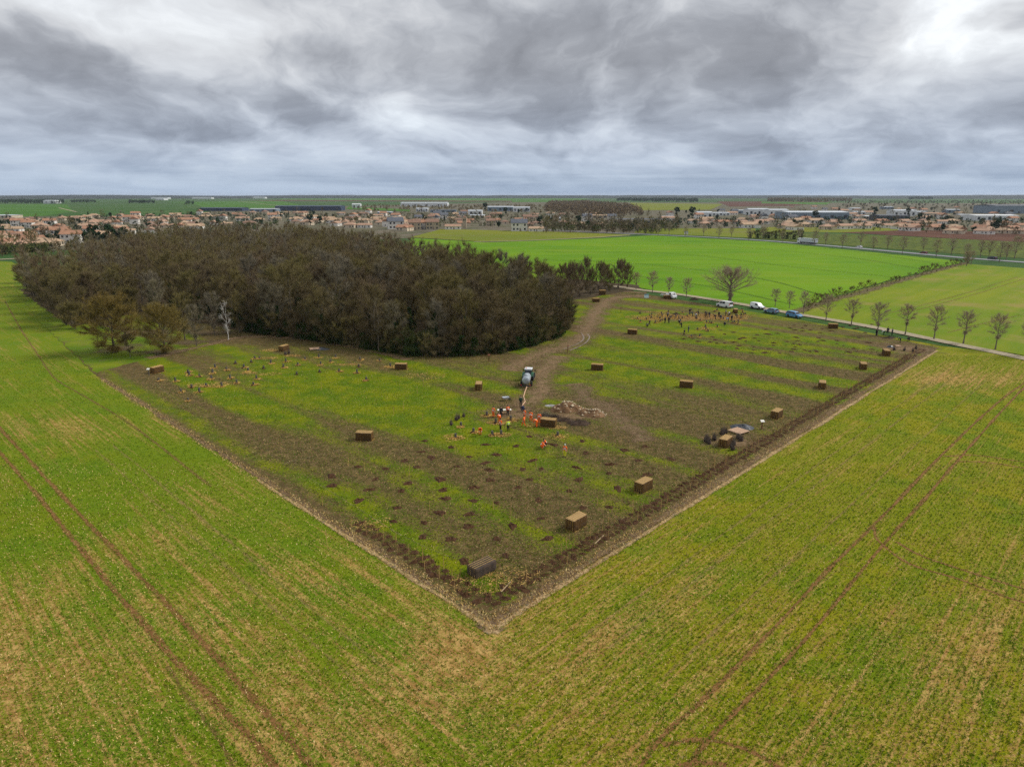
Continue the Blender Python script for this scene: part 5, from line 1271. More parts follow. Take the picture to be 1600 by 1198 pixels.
# loose straw spread over the ground, more than one could count
def straw_spread(name, spots_, label):
    rg = np.random.default_rng(77); out = []
    for (x, y, rx, ry, n) in spots_:
        c = G(x, y); a = rg.uniform(0, 6.28, n); r = np.sqrt(rg.random(n))
        base = np.stack([c.x + np.cos(a) * r * rx, c.y + np.sin(a) * r * ry, np.full(n, 0.07)], 1)
        d = rand_dirs(rg, n); d[:, 2] = np.abs(d[:, 2]) * 0.25; d /= np.linalg.norm(d, axis=1, keepdims=True)
        out.append(slivers(rg, base, d, rg.uniform(.15, .42, n), np.full(n, .075)))
    o = ob(name, tri_mesh(name, np.concatenate(out), M_strawred)); tag(o, label, 'straw', kind='stuff')
straw_spread('scattered_straw', [(1000 + i * 9.5, 496 + 3 * math.sin(i), 4.5, 3.0, 750) for i in range(17)] + [(1160, 493, 5, 2, 300), (1104, 514, 2.5, 2, 350), (1032, 488, 5, 1.5, 300)], 'loose orange straw strewn across the far planting group')
straw_spread('scattered_straw', [(425, 548, 2.6, 1.3, 350), (457, 556, 1.8, 0.9, 300), (420, 560, 2, 1, 200), (310, 602, 2.2, 1, 260), (330, 604, 2, .8, 260), (345, 600, 2, 1, 200), (545, 570, 2.8, .9, 320), (610, 574, 2, 1.4, 260), (420, 585, 2.5, 1.2, 160), (665, 588, 4, 2.5, 260), (390, 583, 1.6, .9, 200)], 'loose straw strewn through the left planting group')
straw_spread('scattered_straw', [(762, 650, 1.3, .8, 200), (776, 661, 1.6, .9, 260), (797, 657, 1.4, .9, 260), (783, 680, 1.5, 1, 260), (704, 684, 1.0, 1.6, 140), (716, 685, 1.0, 1.0, 140), (870, 682, 1.8, 1.5, 200), (833, 665, 1.4, .9, 200), (870, 668, 1.6, .8, 220), (580, 818, 2.5, 1.5, 160), (750, 912, 3, 1.6, 260), (800, 900, 3, 1.6, 200)], 'loose straw strewn around the orange workers')

# ------------------------------------------------------------------ people
SK = {}
def person_mesh(key, pose, cols, stripe=None):
    """one continuous body grown from a posed skeleton; cloth regions follow the limb they cover"""
    J = {'pel': (0, 0, .95), 'bel': (0, 0, 1.10), 'che': (0, 0, 1.32), 'nek': (0, 0, 1.47), 'hd0': (0, .015, 1.56), 'hd1': (0, .03, 1.66), 'hd2': (0, .015, 1.735), 'nos': (0, .115, 1.635),
         'shl': (-.19, 0, 1.41), 'ell': (-.25, -.02, 1.13), 'wrl': (-.26, .06, .90), 'hal': (-.26, .09, .83), 'shr': (.19, 0, 1.41), 'elr': (.25, -.02, 1.13), 'wrr': (.26, .06, .90), 'har': (.26, .09, .83),
         'hil': (-.095, 0, .90), 'knl': (-.11, .03, .50), 'anl': (-.12, 0, .09), 'tol': (-.13, .17, .04), 'hir': (.095, 0, .90), 'knr': (.11, .03, .50), 'anr': (.12, 0, .09), 'tor': (.13, .17, .04)}
    J.update(pose)
    rad = dict(pel=.155, bel=.145, che=.16, nek=.062, hd0=.075, hd1=.098, hd2=.07, nos=.02, shl=.085, ell=.062, wrl=.04, hal=.038, shr=.085, elr=.062, wrr=.04, har=.038, hil=.11, knl=.075, anl=.055, tol=.04, hir=.11, knr=.075, anr=.055, tor=.04)
    E = [('pel', 'bel'), ('bel', 'che'), ('che', 'nek'), ('nek', 'hd0'), ('hd0', 'hd1'), ('hd1', 'hd2'), ('hd1', 'nos'), ('che', 'shl'), ('shl', 'ell'), ('ell', 'wrl'), ('wrl', 'hal'), ('che', 'shr'), ('shr', 'elr'), ('elr', 'wrr'), ('wrr', 'har'),
         ('pel', 'hil'), ('hil', 'knl'), ('knl', 'anl'), ('anl', 'tol'), ('pel', 'hir'), ('hir', 'knr'), ('knr', 'anr'), ('anr', 'tor')]
    for s, h in (('l', 'hal'), ('r', 'har')):      # five fingers
        hp_ = Vector(J[h]); wp = Vector(J['wr' + s]); d = (hp_ - wp).normalized(); lat = Vector((1, 0, 0)) * (1 if s == 'l' else -1); lat = (lat - d * lat.dot(d)).normalized(); nrm = d.cross(lat)
        for i, (o_, ln) in enumerate(((-.03, .065), (-.01, .08), (.012, .075), (.032, .06))):
            k0, k1 = f'f{s}{i}a', f'f{s}{i}b'; b0 = hp_ + nrm * o_ + d * .035; J[k0] = tuple(b0 + d * ln * .4); J[k1] = tuple(b0 + d * ln * .9 + lat * .02); rad[k0] = .011; rad[k1] = .009; E += [(h, k0), (k0, k1)]
        k0 = f'f{s}ta'; J[k0] = tuple(hp_ + lat * .03 + nrm * -.045 + d * .02); rad[k0] = .012; E.append((h, k0))
    names = list(J); ix = {n: i for i, n in enumerate(names)}
    me = bpy.data.meshes.new('body_cage'); me.from_pydata([J[n] for n in names], [(ix[a], ix[b]) for a, b in E], [])
    o = bpy.data.objects.new('body_cage', me); COL.objects.link(o)
    o.modifiers.new('skin', 'SKIN'); sub = o.modifiers.new('sub', 'SUBSURF'); sub.levels = sub.render_levels = 1
    for i, n in enumerate(names):
        kf = 1.0 if n[0] == 'f' or n[:2] in ('hd', 'no', 'ha') else 1.2; me.skin_vertices[0].data[i].radius = (rad[n] * kf, rad[n] * kf); me.skin_vertices[0].data[i].use_root = (n == 'pel')
    dg = bpy.context.evaluated_depsgraph_get(); out = bpy.data.meshes.new_from_object(o.evaluated_get(dg)); out.name = 'body'
    bpy.data.objects.remove(o); bpy.data.meshes.remove(me)
    out.materials.clear()
    for c in cols: out.materials.append(c)        # skin, jacket, trousers, boots, stripe
    reg = {}
    for a, b in E:
        if a[0] == 'f' or b[0] == 'f' or b in ('hd0', 'hd1', 'hd2', 'nos', 'hal', 'har'): q = 0
        elif b in ('tol', 'tor'): q = 3
        elif a[:2] in ('hi', 'kn') or b[:2] == 'hi': q = 2
        else: q = 1
        reg[(a, b)] = q
    seg = [(Vector(J[a]), Vector(J[b]), reg[(a, b)], a) for a, b in E]
    for p in out.polygons:
        c = p.center; best = (9, 0)
        for a, b, q, an in seg:
            d = b - a; t = max(0, min(1, (c - a).dot(d) / max(d.length_squared, 1e-9))); ds = (c - a - d * t).length
            if ds < best[0]: best = (ds, q, an, t)
        mi = best[1]
        if stripe and ((best[2][:2] == 'kn' and .3 < best[3] < .42) or (best[2] == 'bel' and .3 < best[3] < .6) or (best[2][:2] == 'el' and .3 < best[3] < .65)): mi = 4
        p.material_index = mi; p.use_smooth = True
    return out
def cloth(n, c): return mat(n, c, tuple(q * 0.7 for q in c), 6.0, 0.9)
M_skin = mat('skin', (0.50, 0.31, 0.22), (0.44, 0.27, 0.19), 5, 0.6); M_boot = cloth('black_boots', (0.03, 0.028, 0.025))
M_or = cloth('orange_workwear', (0.95, 0.16, 0.015)); M_ye = cloth('yellow_vest', (0.62, 0.85, 0.03)); M_yt = cloth('yellow_trousers', (0.75, 0.72, 0.03)); M_refl = cloth('silver_tape', (0.7, 0.70, 0.68))
M_dk = cloth('dark_jacket', (0.018, 0.019, 0.024)); M_nv = cloth('navy_cloth', (0.015, 0.025, 0.06)); M_bl = cloth('light_blue_jacket', (0.08, 0.30, 0.55)); M_gy = cloth('grey_jacket', (0.16, 0.16, 0.17)); M_gn = cloth('green_jacket', (0.035, 0.08, 0.05)); M_rd = cloth('red_brown_jacket', (0.14, 0.03, 0.03)); M_wh = cloth('white_jacket', (0.7, 0.7, 0.7))
M_hair = cloth('dark_hair', (0.03, 0.02, 0.014)); M_cap = cloth('white_helmet', (0.75, 0.75, 0.72)); M_jean = cloth('jeans', (0.04, 0.06, 0.11))
POSE = {'stand': {}, 'walk': {'knl': (-.10, .22, .54), 'anl': (-.10, .26, .12), 'tol': (-.10, .43, .07), 'knr': (.10, -.02, .50), 'anr': (.10, -.26, .14), 'tor': (.10, -.10, .05), 'ell': (-.26, -.14, 1.16), 'wrl': (-.24, -.06, .94), 'hal': (-.24, -.03, .87), 'elr': (.26, .08, 1.15), 'wrr': (.22, .24, 1.02), 'har': (.21, .30, .99)},
        'bend': {'bel': (0, .10, 1.06), 'che': (0, .33, 1.12), 'nek': (0, .47, 1.16), 'hd0': (0, .55, 1.19), 'hd1': (0, .64, 1.20), 'hd2': (0, .71, 1.19), 'nos': (0, .66, 1.08), 'shl': (-.19, .39, 1.10), 'ell': (-.22, .46, .84), 'wrl': (-.14, .54, .62), 'hal': (-.12, .56, .55), 'shr': (.19, .39, 1.10), 'elr': (.22, .46, .84), 'wrr': (.14, .54, .62), 'har': (.12, .56, .55), 'knl': (-.13, .08, .50), 'knr': (.13, .08, .50)},
        'crouch': {'pel': (0, -.10, .42), 'bel': (0, -.02, .56), 'che': (0, .14, .76), 'nek': (0, .23, .90), 'hd0': (0, .28, .97), 'hd1': (0, .33, 1.06), 'hd2': (0, .34, 1.13), 'nos': (0, .42, 1.03), 'shl': (-.19, .18, .83), 'ell': (-.27, .34, .62), 'wrl': (-.16, .52, .46), 'hal': (-.13, .57, .41), 'shr': (.19, .18, .83), 'elr': (.27, .34, .62), 'wrr': (.16, .52, .46), 'har': (.13, .57, .41),
                   'hil': (-.11, -.06, .40), 'knl': (-.20, .34, .52), 'anl': (-.16, .06, .09), 'tol': (-.18, .23, .04), 'hir': (.11, -.06, .40), 'knr': (.20, .34, .52), 'anr': (.16, .06, .09), 'tor': (.18, .23, .04)},
        'carry': {'ell': (-.25, .06, 1.14), 'wrl': (-.16, .32, 1.10), 'hal': (-.13, .39, 1.10), 'elr': (.25, .06, 1.14), 'wrr': (.16, .32, 1.10), 'har': (.13, .39, 1.10), 'knl': (-.14, .02, .50), 'knr': (.14, .02, .50), 'anl': (-.17, 0, .09), 'anr': (.17, 0, .09), 'tol': (-.2, .17, .04), 'tor': (.2, .17, .04)}}
OUT = {'orange': ((M_skin, M_or, M_or, M_boot, M_refl), True), 'orangedark': ((M_skin, M_or, M_dk, M_boot, M_refl), True), 'orangeyellow': ((M_skin, M_or, M_yt, M_boot, M_refl), True), 'vest': ((M_skin, M_ye, M_dk, M_boot, M_refl), True), 'dark': ((M_skin, M_dk, M_dk, M_boot, M_dk), False), 'navy': ((M_skin, M_nv, M_jean, M_boot, M_nv), False),
       'blue': ((M_skin, M_bl, M_jean, M_boot, M_bl), False), 'grey': ((M_skin, M_gy, M_dk, M_boot, M_gy), False), 'green': ((M_skin, M_gn, M_dk, M_boot, M_gn), False), 'red': ((M_skin, M_rd, M_dk, M_boot, M_rd), False), 'white': ((M_skin, M_wh, M_dk, M_boot, M_wh), False)}
def hair_mesh(key, hp_, up, material):
    m = MB(); n = 9; vs = []; fs = []
    up = Vector(up).normalized(); a = up.orthogonal().normalized(); b = up.cross(a)
    for i, (r, h) in enumerate(((.100, -.035), (.108, .02), (.085, .075), (.03, .108))):
        for k in range(n):
            t = 2 * math.pi * k / n; vs.append(Vector(hp_) + (a * math.cos(t) + b * math.sin(t)) * r + up * h)
    for i in range(3):
        for k in range(n): fs.append((i * n + k, i * n + (k + 1) % n, (i + 1) * n + (k + 1) % n, (i + 1) * n + k))
    fs.append(tuple(3 * n + k for k in range(n))); m.add(vs, fs); return m.mesh(key, material)
PM = {}
def person(px, py, outfit, pose, rz, label, group=None, helmet=False, h=1.0):
    key = (outfit, pose)
    if key not in PM: PM[key] = person_mesh(key, POSE[pose], *OUT[outfit])
    hk = ('hair', pose, helmet)
    if hk not in PM:
        j = dict(hd1=(0, .03, 1.66), hd2=(0, .015, 1.735)); j.update({k: v for k, v in POSE[pose].items() if k in j}); up = Vector(j['hd2']) - Vector(j['hd1'])
        PM[hk] = hair_mesh('helmet' if helmet else 'hair', Vector(j['hd1']) + up * 0.45, up, M_cap if helmet else M_hair)
    g = G(px, py); root = ob('person', PM[key], None, (g.x, g.y, 0.05), rz, h)
    ob('helmet' if helmet else 'hair', PM[hk], root)
    tag(root, label, 'person', group); return root
pi = math.pi
near_people = [(771, 652, 'orange', 'stand', 2.6, 'person in orange workwear standing at the left of the white table'), (793.5, 650, 'orangedark', 'stand', 0.3, 'person in orange jacket and dark trousers behind the table'),
    (818.5, 667, 'orange', 'walk', 1.2, 'person in full orange walking in front of the worker group'), (820, 656, 'orange', 'stand', 2.0, 'person in full orange just behind the walking one'),
    (829.5, 659, 'orange', 'carry', 2.7, 'person in orange carrying something, middle of the worker group'), (842.5, 662, 'orange', 'stand', 2.9, 'person in orange standing behind the bending one by the bale'),
    (839, 668, 'orange', 'bend', 1.0, 'person in orange bending beside the straw bale'), (750, 680, 'orange', 'bend', 3.3, 'person in orange bending over, alone at the left of the workers'),
    (781, 661, 'orange', 'bend', 0.4, 'person in orange bending over straw behind the yellow vest'), (782.2, 672, 'orangedark', 'stand', 2.2, 'person in orange jacket left of the yellow vest'),
    (794, 674, 'vest', 'stand', 0.4, 'person in bright yellow vest and black trousers'), (783, 652, 'dark', 'stand', 3.0, 'person in dark clothes between two orange workers by the table'),
    (813.7, 635, 'green', 'stand', 0.1, 'person in dark green holding the tanker\'s hose'), (818, 643.5, 'navy', 'crouch', 0.9, 'person in navy crouching below the hose end'),
    (846, 701.5, 'orange', 'crouch', -1.4, 'crouching person in orange, left of the crouching pair'), (853, 698, 'orangedark', 'crouch', 1.7, 'crouching person in orange and dark trousers, right of the crouching pair'),
    (882.5, 714, 'orangeyellow', 'stand', 2.7, 'person in orange jacket and yellow trousers with white helmet')]
for q in near_people: person(*q, group='workers in the near group', helmet='helmet' in q[5])
far_people = [(1014.7, 509.5, 'dark', 'walk', 1.0, 'dark clothed person alone at the left of the far planting crowd'), (1012, 511, 'grey', 'crouch', 2, 'grey clothed person crouching beside the lone dark one'), (1039, 505, 'dark', 'stand', 0.5, 'left of two dark people standing before the crowd\'s left half'), (1045, 505, 'dark', 'stand', 2.5, 'right of two dark people standing before the crowd\'s left half'),
    (1065, 511.5, 'dark', 'bend', 1.8, 'dark clothed person bending below the middle of the crowd'), (1075.6, 519.7, 'navy', 'stand', 1.1, 'navy clothed person in the pair nearest the viewer below the crowd'), (1069, 525, 'dark', 'walk', 1.5, 'dark clothed person lowest of the far crowd'),
    (1077.5, 491, 'dark', 'stand', 0.4, 'dark person standing at the top middle of the crowd'), (1082, 494, 'navy', 'bend', 1.4, 'navy person bending right of the top middle one'), (1088, 495, 'white', 'crouch', 1.9, 'pale clothed person crouching in the middle of the crowd'), (1091, 494, 'dark', 'stand', 1.2, 'dark person right of the pale crouching one'),
    (1101.5, 494.5, 'dark', 'stand', 1.0, 'left of three dark people in the crowd\'s right half'), (1104, 496.5, 'dark', 'walk', 0.6, 'middle of three dark people in the crowd\'s right half'), (1108, 496.5, 'navy', 'stand', 2.2, 'right of three dark people in the crowd\'s right half'),
    (1118, 499, 'dark', 'bend', 0.9, 'dark person bending left in the tight knot of people'), (1123, 496, 'dark', 'stand', 0.2, 'dark person standing at the back of the tight knot'), (1126, 499, 'navy', 'bend', 2.4, 'navy person bending right in the tight knot of people'),
    (1133.8, 493.5, 'grey', 'stand', 1.0, 'grey person left of the bale at the crowd\'s right end'), (1140, 494, 'white', 'bend', 2.0, 'pale clothed person bending next to the crowd\'s bale'), (1138, 503.7, 'blue', 'bend', 1.2, 'person in light blue jacket bending at the crowd\'s right end'),
    (1143, 502, 'dark', 'stand', 3.0, 'dark person just right of the light blue jacket'), (1133, 509, 'dark', 'crouch', 0.8, 'dark person crouching below the light blue jacket'), (1043, 497, 'grey', 'stand', 0.1, 'grey person behind the two dark ones in the crowd\'s left half'), (1062, 505, 'grey', 'crouch', 1.1, 'grey person crouching in the straw near the crowd\'s middle'),
    (1369, 525, 'dark', 'stand', 0.3, 'dark person standing at the foot of the tall avenue tree'), (1381, 524, 'white', 'bend', 1.3, 'person in white bending in the digging group by the track'), (1386.5, 522, 'dark', 'stand', 2.4, 'dark person in the middle of the digging group by the track'), (1393.5, 524, 'grey', 'stand', 0.6, 'grey person at the right of the digging group by the track'),
    (1406.5, 536, 'dark', 'bend', 1.0, 'dark person bending in the bare soil below the track'), (1420, 533, 'dark', 'crouch', 2.0, 'dark person crouching at the track\'s edge beside bare soil'), (1048, 466, 'red', 'stand', 2.8, 'person in dark red at the flatbed truck, left one'), (1052, 466, 'red', 'stand', 0.4, 'person in dark red at the flatbed truck, right one')]
for q in far_people: person(*q, group='people in the far groups')

# ------------------------------------------------------------------ vehicles
def paint(n, c): return mat(n, c, tuple(q * 0.93 for q in c), 0.5, 0.28, 0.0, spec=0.5)
M_white = paint('white_paint', (0.78, 0.79, 0.80)); M_blue = paint('blue_paint', (0.10, 0.27, 0.50)); M_steel = paint('steel_blue_paint', (0.16, 0.26, 0.38)); M_red = paint('dark_red_paint', (0.16, 0.03, 0.03)); M_black = paint('dark_paint', (0.03, 0.04, 0.055)); M_silver = paint('silver_paint', (0.55, 0.58, 0.62))
M_glass = mat('car_glass', (0.02, 0.025, 0.03), (0.015, 0.018, 0.02), 1.0, 0.08, spec=0.6); M_tyre = mat('rubber', (0.022, 0.022, 0.022), (0.03, 0.03, 0.03), 4, 0.9); M_rim = mat('alloy', (0.45, 0.46, 0.47), (0.35, 0.36, 0.37), 2, 0.35, 0.8); M_lamp = mat('lamp_glass', (0.75, 0.76, 0.74), (0.65, 0.66, 0.64), 3, 0.15); M_tail = mat('red_lamp', (0.5, 0.02, 0.02), (0.4, 0.015, 0.015), 3, 0.2); M_plast = mat('black_plastic', (0.03, 0.03, 0.032), (0.022, 0.022, 0.024), 3, 0.7)
def wheel(parent, x, y, r, w=0.22, name='wheel', rimmat=None):
    e = ob(name, None, parent, (x, y, r)); e.empty_display_size = 0.1
    m = MB(); m.lathe([(r * 0.62, -w / 2), (r * 0.93, -w / 2), (r, -w * 0.3), (r, w * 0.3), (r * 0.93, w / 2), (r * 0.62, w / 2)], 'y', n=18); m.build('tyre', M_tyre, e)
    m = MB(); m.lathe([(r * 0.08, -w * 0.40), (r * 0.60, -w * 0.44), (r * 0.61, w * 0.44), (r * 0.08, w * 0.40)], 'y', n=14)
    for k in range(5):
        a = 2 * math.pi * k / 5
        for s in (-1, 1): m.box((math.cos(a) * r * 0.33, s * w * 0.45, math.sin(a) * r * 0.33), (0.07, 0.03, 0.07))
    m.build('rim', rimmat or M_rim, e); return e
def car(name, loc, rz, body, spec, label, cat, group=None):
    L, Wd, prof, cab, wtop, win, wr, axles = (spec[k] for k in ('L', 'W', 'prof', 'cab', 'wtop', 'win', 'wr', 'axles'))
    root = empty(name, loc, rz)
    m = MB(); m.slabx(prof, Wd, 0.12, 0.95); bo = m.build('body', body, root)
    z0, z1 = min(p[1] for p in cab), max(p[1] for p in cab)
    m = MB(); m.slabx(cab, Wd - 0.10, 0.10, 0.97, wtop=wtop); m.build('cabin', body, root)
    hw = lambda z: ((Wd - 0.10) + (wtop - (Wd - 0.10)) * (z - z0) / (z1 - z0)) / 2
    for s in (-1, 1):
        for poly in win:
            g = MB(); a = [(x, s * (hw(z) + 0.004), z) for x, z in poly]; b = [(x, s * (hw(z) - 0.05), z) for x, z in poly]; n = len(a)
            g.add(a + b, [tuple(range(n)), tuple(range(2 * n - 1, n - 1, -1))] + [(i, (i + 1) % n, n + (i + 1) % n, n + i) for i in range(n)]); g.build('side_window', M_glass, root)
    for (p, q, nm) in spec['screens']:
        g = MB(); d = Vector((q[0] - p[0], 0, q[1] - p[1])); nrm = Vector((d.z, 0, -d.x)).normalized() * spec['sgn'][nm]
        vs = []
        for t in (0.10, 0.90):
            c = Vector((p[0], 0, p[1])) + d * t
            for y in (-1, 1): vs.append(c + Vector((0, y * (hw(c.z) - 0.12), 0)) + nrm * 0.012)
        vs2 = [v - nrm * 0.05 for v in vs]
        g.add(vs + vs2, [(0, 1, 3, 2), (6, 7, 5, 4), (0, 4, 5, 1), (1, 5, 7, 3), (3, 7, 6, 2), (2, 6, 4, 0)]); g.build(nm, M_glass, root)
    for ax in axles:
        for s in (-1, 1):
            wheel(root, ax, s * (Wd / 2 - 0.09), wr)
            a = MB(); a.lathe([(wr + 0.07, -0.05), (wr + 0.07, 0.05)], 'y', (ax, s * (Wd / 2 - 0.028), wr + 0.02), 18); a.build('wheel_arch', M_plast, root)
    for s in (-1, 1):
        g = MB(); g.box((L / 2 - 0.10, s * (Wd / 2 - 0.28), spec['lz']), (0.22, 0.36, 0.17)); g.build('headlight', M_lamp, root)
        g = MB(); g.box((-L / 2 + 0.06, s * (Wd / 2 - 0.17), spec['tz']), (0.14, 0.2, spec['th'])); g.build('tail_light', M_tail, root)
        g = MB(); g.box((spec['mx'], s * (Wd / 2 + 0.07), z0 + 0.12), (0.12, 0.2, 0.15)); g.build('mirror', body, root)
    for x in (L / 2 - 0.03, -L / 2 + 0.03):
        g = MB(); g.box((x, 0, 0.42), (0.14, Wd - 0.22, 0.2)); g.build('bumper', M_plast, root)
    tag(root, label, cat, group); return root
HATCH = dict(L=4.3, W=1.78, prof=[(-2.12, .28), (2.10, .28), (2.15, .55), (2.0, .74), (1.1, .90), (-2.02, .95), (-2.15, .7)], cab=[(-2.0, .92), (1.05, .88), (.35, 1.44), (-1.2, 1.48), (-1.75, 1.38)], wtop=1.24, wr=.32, axles=(-1.32, 1.32), win=[[(-.52, .97), (.72, .95), (.22, 1.38), (-.52, 1.41)], [(-1.62, .98), (-.60, .97), (-.60, 1.41), (-1.35, 1.38)]],
             screens=[((1.05, .88), (.35, 1.44), 'windscreen'), ((-2.0, .92), (-1.75, 1.38), 'rear_window')], sgn={'windscreen': -1, 'rear_window': 1}, lz=.68, tz=.82, th=.25, mx=.72)
MPV = dict(L=4.7, W=1.84, prof=[(-2.32, .28), (2.30, .28), (2.35, .58), (2.2, .80), (1.45, .98), (-2.25, 1.02), (-2.35, .7)], cab=[(-2.25, .99), (1.42, .95), (.55, 1.60), (-1.4, 1.66), (-2.08, 1.58)], wtop=1.34, wr=.33, axles=(-1.4, 1.42), win=[[(-.35, 1.05), (.98, 1.03), (.42, 1.52), (-.35, 1.55)], [(-1.30, 1.06), (-.43, 1.05), (-.43, 1.55), (-1.30, 1.57)], [(-2.05, 1.07), (-1.38, 1.06), (-1.38, 1.57), (-1.95, 1.52)]],
           screens=[((1.42, .95), (.55, 1.60), 'windscreen'), ((-2.25, .99), (-2.08, 1.58), 'rear_window')], sgn={'windscreen': -1, 'rear_window': 1}, lz=.75, tz=1.05, th=.4, mx=1.0)
VAN = dict(L=5.2, W=1.95, prof=[(-2.58, .30), (2.55, .30), (2.6, .62), (2.48, .92), (1.85, 1.12), (-2.56, 1.15), (-2.6, .7)], cab=[(-2.56, 1.12), (1.80, 1.08), (1.05, 1.88), (-.2, 1.98), (-2.5, 1.96)], wtop=1.62, wr=.35, axles=(-1.6, 1.62), win=[[(.35, 1.18), (1.40, 1.16), (.92, 1.74), (.35, 1.78)], [(-.85, 1.20), (.22, 1.18), (.22, 1.78), (-.85, 1.80)]],
           screens=[((1.80, 1.08), (1.05, 1.88), 'windscreen'), ((-2.56, 1.2), (-2.5, 1.85), 'rear_window')], sgn={'windscreen': -1, 'rear_window': 1}, lz=.85, tz=1.1, th=.6, mx=1.35)
SMALLVAN = dict(L=4.3, W=1.83, prof=[(-2.12, .30), (2.10, .30), (2.15, .60), (2.0, .82), (1.25, 1.02), (-2.10, 1.06), (-2.14, .7)], cab=[(-2.10, 1.03), (1.22, .98), (.55, 1.68), (-.4, 1.80), (-2.04, 1.78)], wtop=1.50, wr=.33, axles=(-1.3, 1.35), win=[[(-.25, 1.10), (.82, 1.06), (.40, 1.56), (-.25, 1.62)]],
                screens=[((1.22, .98), (.55, 1.68), 'windscreen'), ((-2.10, 1.1), (-2.04, 1.7), 'rear_window')], sgn={'windscreen': -1, 'rear_window': 1}, lz=.78, tz=1.0, th=.5, mx=.85)
td = (track_pts[6] - track_pts[4]); ta = math.atan2(td.y, td.x)         # along the track, away from the viewer
car('van', G(1132, 480), ta, M_white, VAN, 'white panel van parked on the track below the great oak', 'van')
car('small_van', G(1183, 482), ta + math.pi + 0.05, M_white, SMALLVAN, 'small white van parked right of the larger panel van', 'van')
car('hatchback', G(1205, 489), ta, M_steel, HATCH, 'steel-blue hatchback parked between small white van and blue people carrier', 'car')
car('people_carrier', G(1241, 495.5), ta + math.pi - 0.03, M_blue, MPV, 'bright blue people carrier, rightmost of the parked vehicles', 'car')
rd = G(1200, 376.5) - G(1400, 393.5); ra = math.atan2(rd.y, rd.x)
car('car', G(1342, 387.3), ra, M_white, HATCH, 'white car driving on the main road behind the lorry', 'car', 'cars on the main road')
car('car', G(1443, 396.5), ra, M_red, HATCH, 'dark red car driving on the main road', 'car', 'cars on the main road')
car('car', G(1550, 405.5), ra, M_black, MPV, 'dark car on the main road near the right picture edge', 'car', 'cars on the main road')
# lorry
lo = empty('lorry', G(1261, 381), ra)
m = MB(); m.slabx([(5.9, .6), (8.2, .6), (8.25, 1.6), (8.0, 3.3), (7.2, 3.7), (5.9, 3.6)], 2.5, .2, .95); m.build('cab', M_white, lo)
m = MB(); m.box((8.13, 0, 2.35), (0.12, 2.1, 1.0)); m.build('windscreen', M_glass, lo)
for s in (-1, 1): m = MB(); m.box((7.3, s * 1.24, 2.4), (0.9, 0.08, 0.8)); m.build('side_window', M_glass, lo); m = MB(); m.box((8.2, s * .9, 1.0), (0.15, 0.45, 0.25)); m.build('headlight', M_lamp, lo)
m = MB(); m.box((-1.6, 0, 2.55), (13.4, 2.5, 2.6)); tr_ = m.build('trailer_body', M_silver, lo)
for k in range(9):
    for s in (-1, 1): m = MB(); m.box((-7.6 + k * 1.5, s * 1.265, 2.5), (0.1, 0.06, 2.4)); m.build('side_rib', M_white, tr_)
m = MB(); m.box((-0.5, 0, 1.02), (13.0, 1.1, 0.3)); m.build('chassis', M_plast, lo)
for s in (-1, 1): m = MB(); m.box((-1.2, s * 1.12, 0.85), (5.0, 0.06, 0.6)); m.build('side_guard', M_plast, lo)
for ax in (7.2, 3.9, -4.2, -5.5, -6.8):
    for s in (-1, 1): wheel(lo, ax, s * 1.05, 0.5, 0.35)
tag(lo, 'articulated lorry with white cab and grey trailer on the main road', 'lorry')
# flatbed truck
fl = empty('flatbed_truck', G(1046, 466), ta + math.pi)
m = MB(); m.slabx([(.4, .45), (2.6, .45), (2.65, .9), (2.5, 1.15), (2.15, 1.3), (1.6, 2.1), (.5, 2.15), (.4, 1.2)], 1.9, .15, .95); m.build('cab', M_white, fl)
for s in (-1, 1): m = MB(); m.box((1.2, s * .945, 1.65), (.8, .06, .5)); m.build('side_window', M_glass, fl)
m = MB(); m.add([(2.14, -.75, 1.34), (2.14, .75, 1.34), (1.64, .7, 2.04), (1.64, -.7, 2.04)], [(0, 1, 2, 3)]); m.build('windscreen', M_glass, fl)
m = MB(); m.box((-1.35, 0, .82), (3.3, 2.0, .12)); m.build('load_bed', M_silver, fl)
for s in (-1, 1): m = MB(); m.box((-1.35, s * 1.0, 1.08), (3.3, .05, .4)); m.build('drop_side', M_white, fl)
m = MB(); m.box((-3.2, 0, .80), (.5, 1.9, .05)); m.build('tailgate', M_white, fl)
for ax in (1.8, -1.7):
    for s in (-1, 1): wheel(fl, ax, s * .86, .34)
m = MB(); m.box((-.2, 0, .6), (4.6, .8, .2)); m.build('chassis', M_plast, fl)
tag(fl, 'white flatbed truck with open bed at the end of the track', 'truck')

# tractor with water tanker, its tail to the viewer
tg_ = paint('tractor_green', (0.03, 0.12, 0.06)); M_zinc = mat('zinc_tank', (0.44, 0.49, 0.52), (0.36, 0.41, 0.44), 1.5, 0.4, 0.35)
pt, pk = G(826, 592), G(823, 607); ang = math.atan2(pt.y - pk.y, pt.x - pk.x)
tc = empty('tractor', pk + Vector((0.55, 6.2, 0)), ang - 0.1, 0.82)
m = MB(); m.slabx([(0.2, .75), (2.5, .8), (2.6, 1.1), (2.45, 1.5), (0.3, 1.75)], .95, .12, .95); m.build('bonnet', tg_, tc)
m = MB(); m.box((-.2, 0, .85), (3.0, .6, .55)); m.build('chassis', M_plast, tc)
m = MB(); m.slabx([(-1.25, 1.1), (.3, 1.1), (.35, 1.8), (.12, 2.62), (-1.2, 2.62), (-1.35, 1.8)], 1.55, .12, .97); m.build('cab', M_glass, tc)
m = MB(); m.slabx([(-1.38, 2.6), (.28, 2.6), (.2, 2.8), (-1.25, 2.82)], 1.66, .15, .93); m.build('cab_roof', M_white, tc)
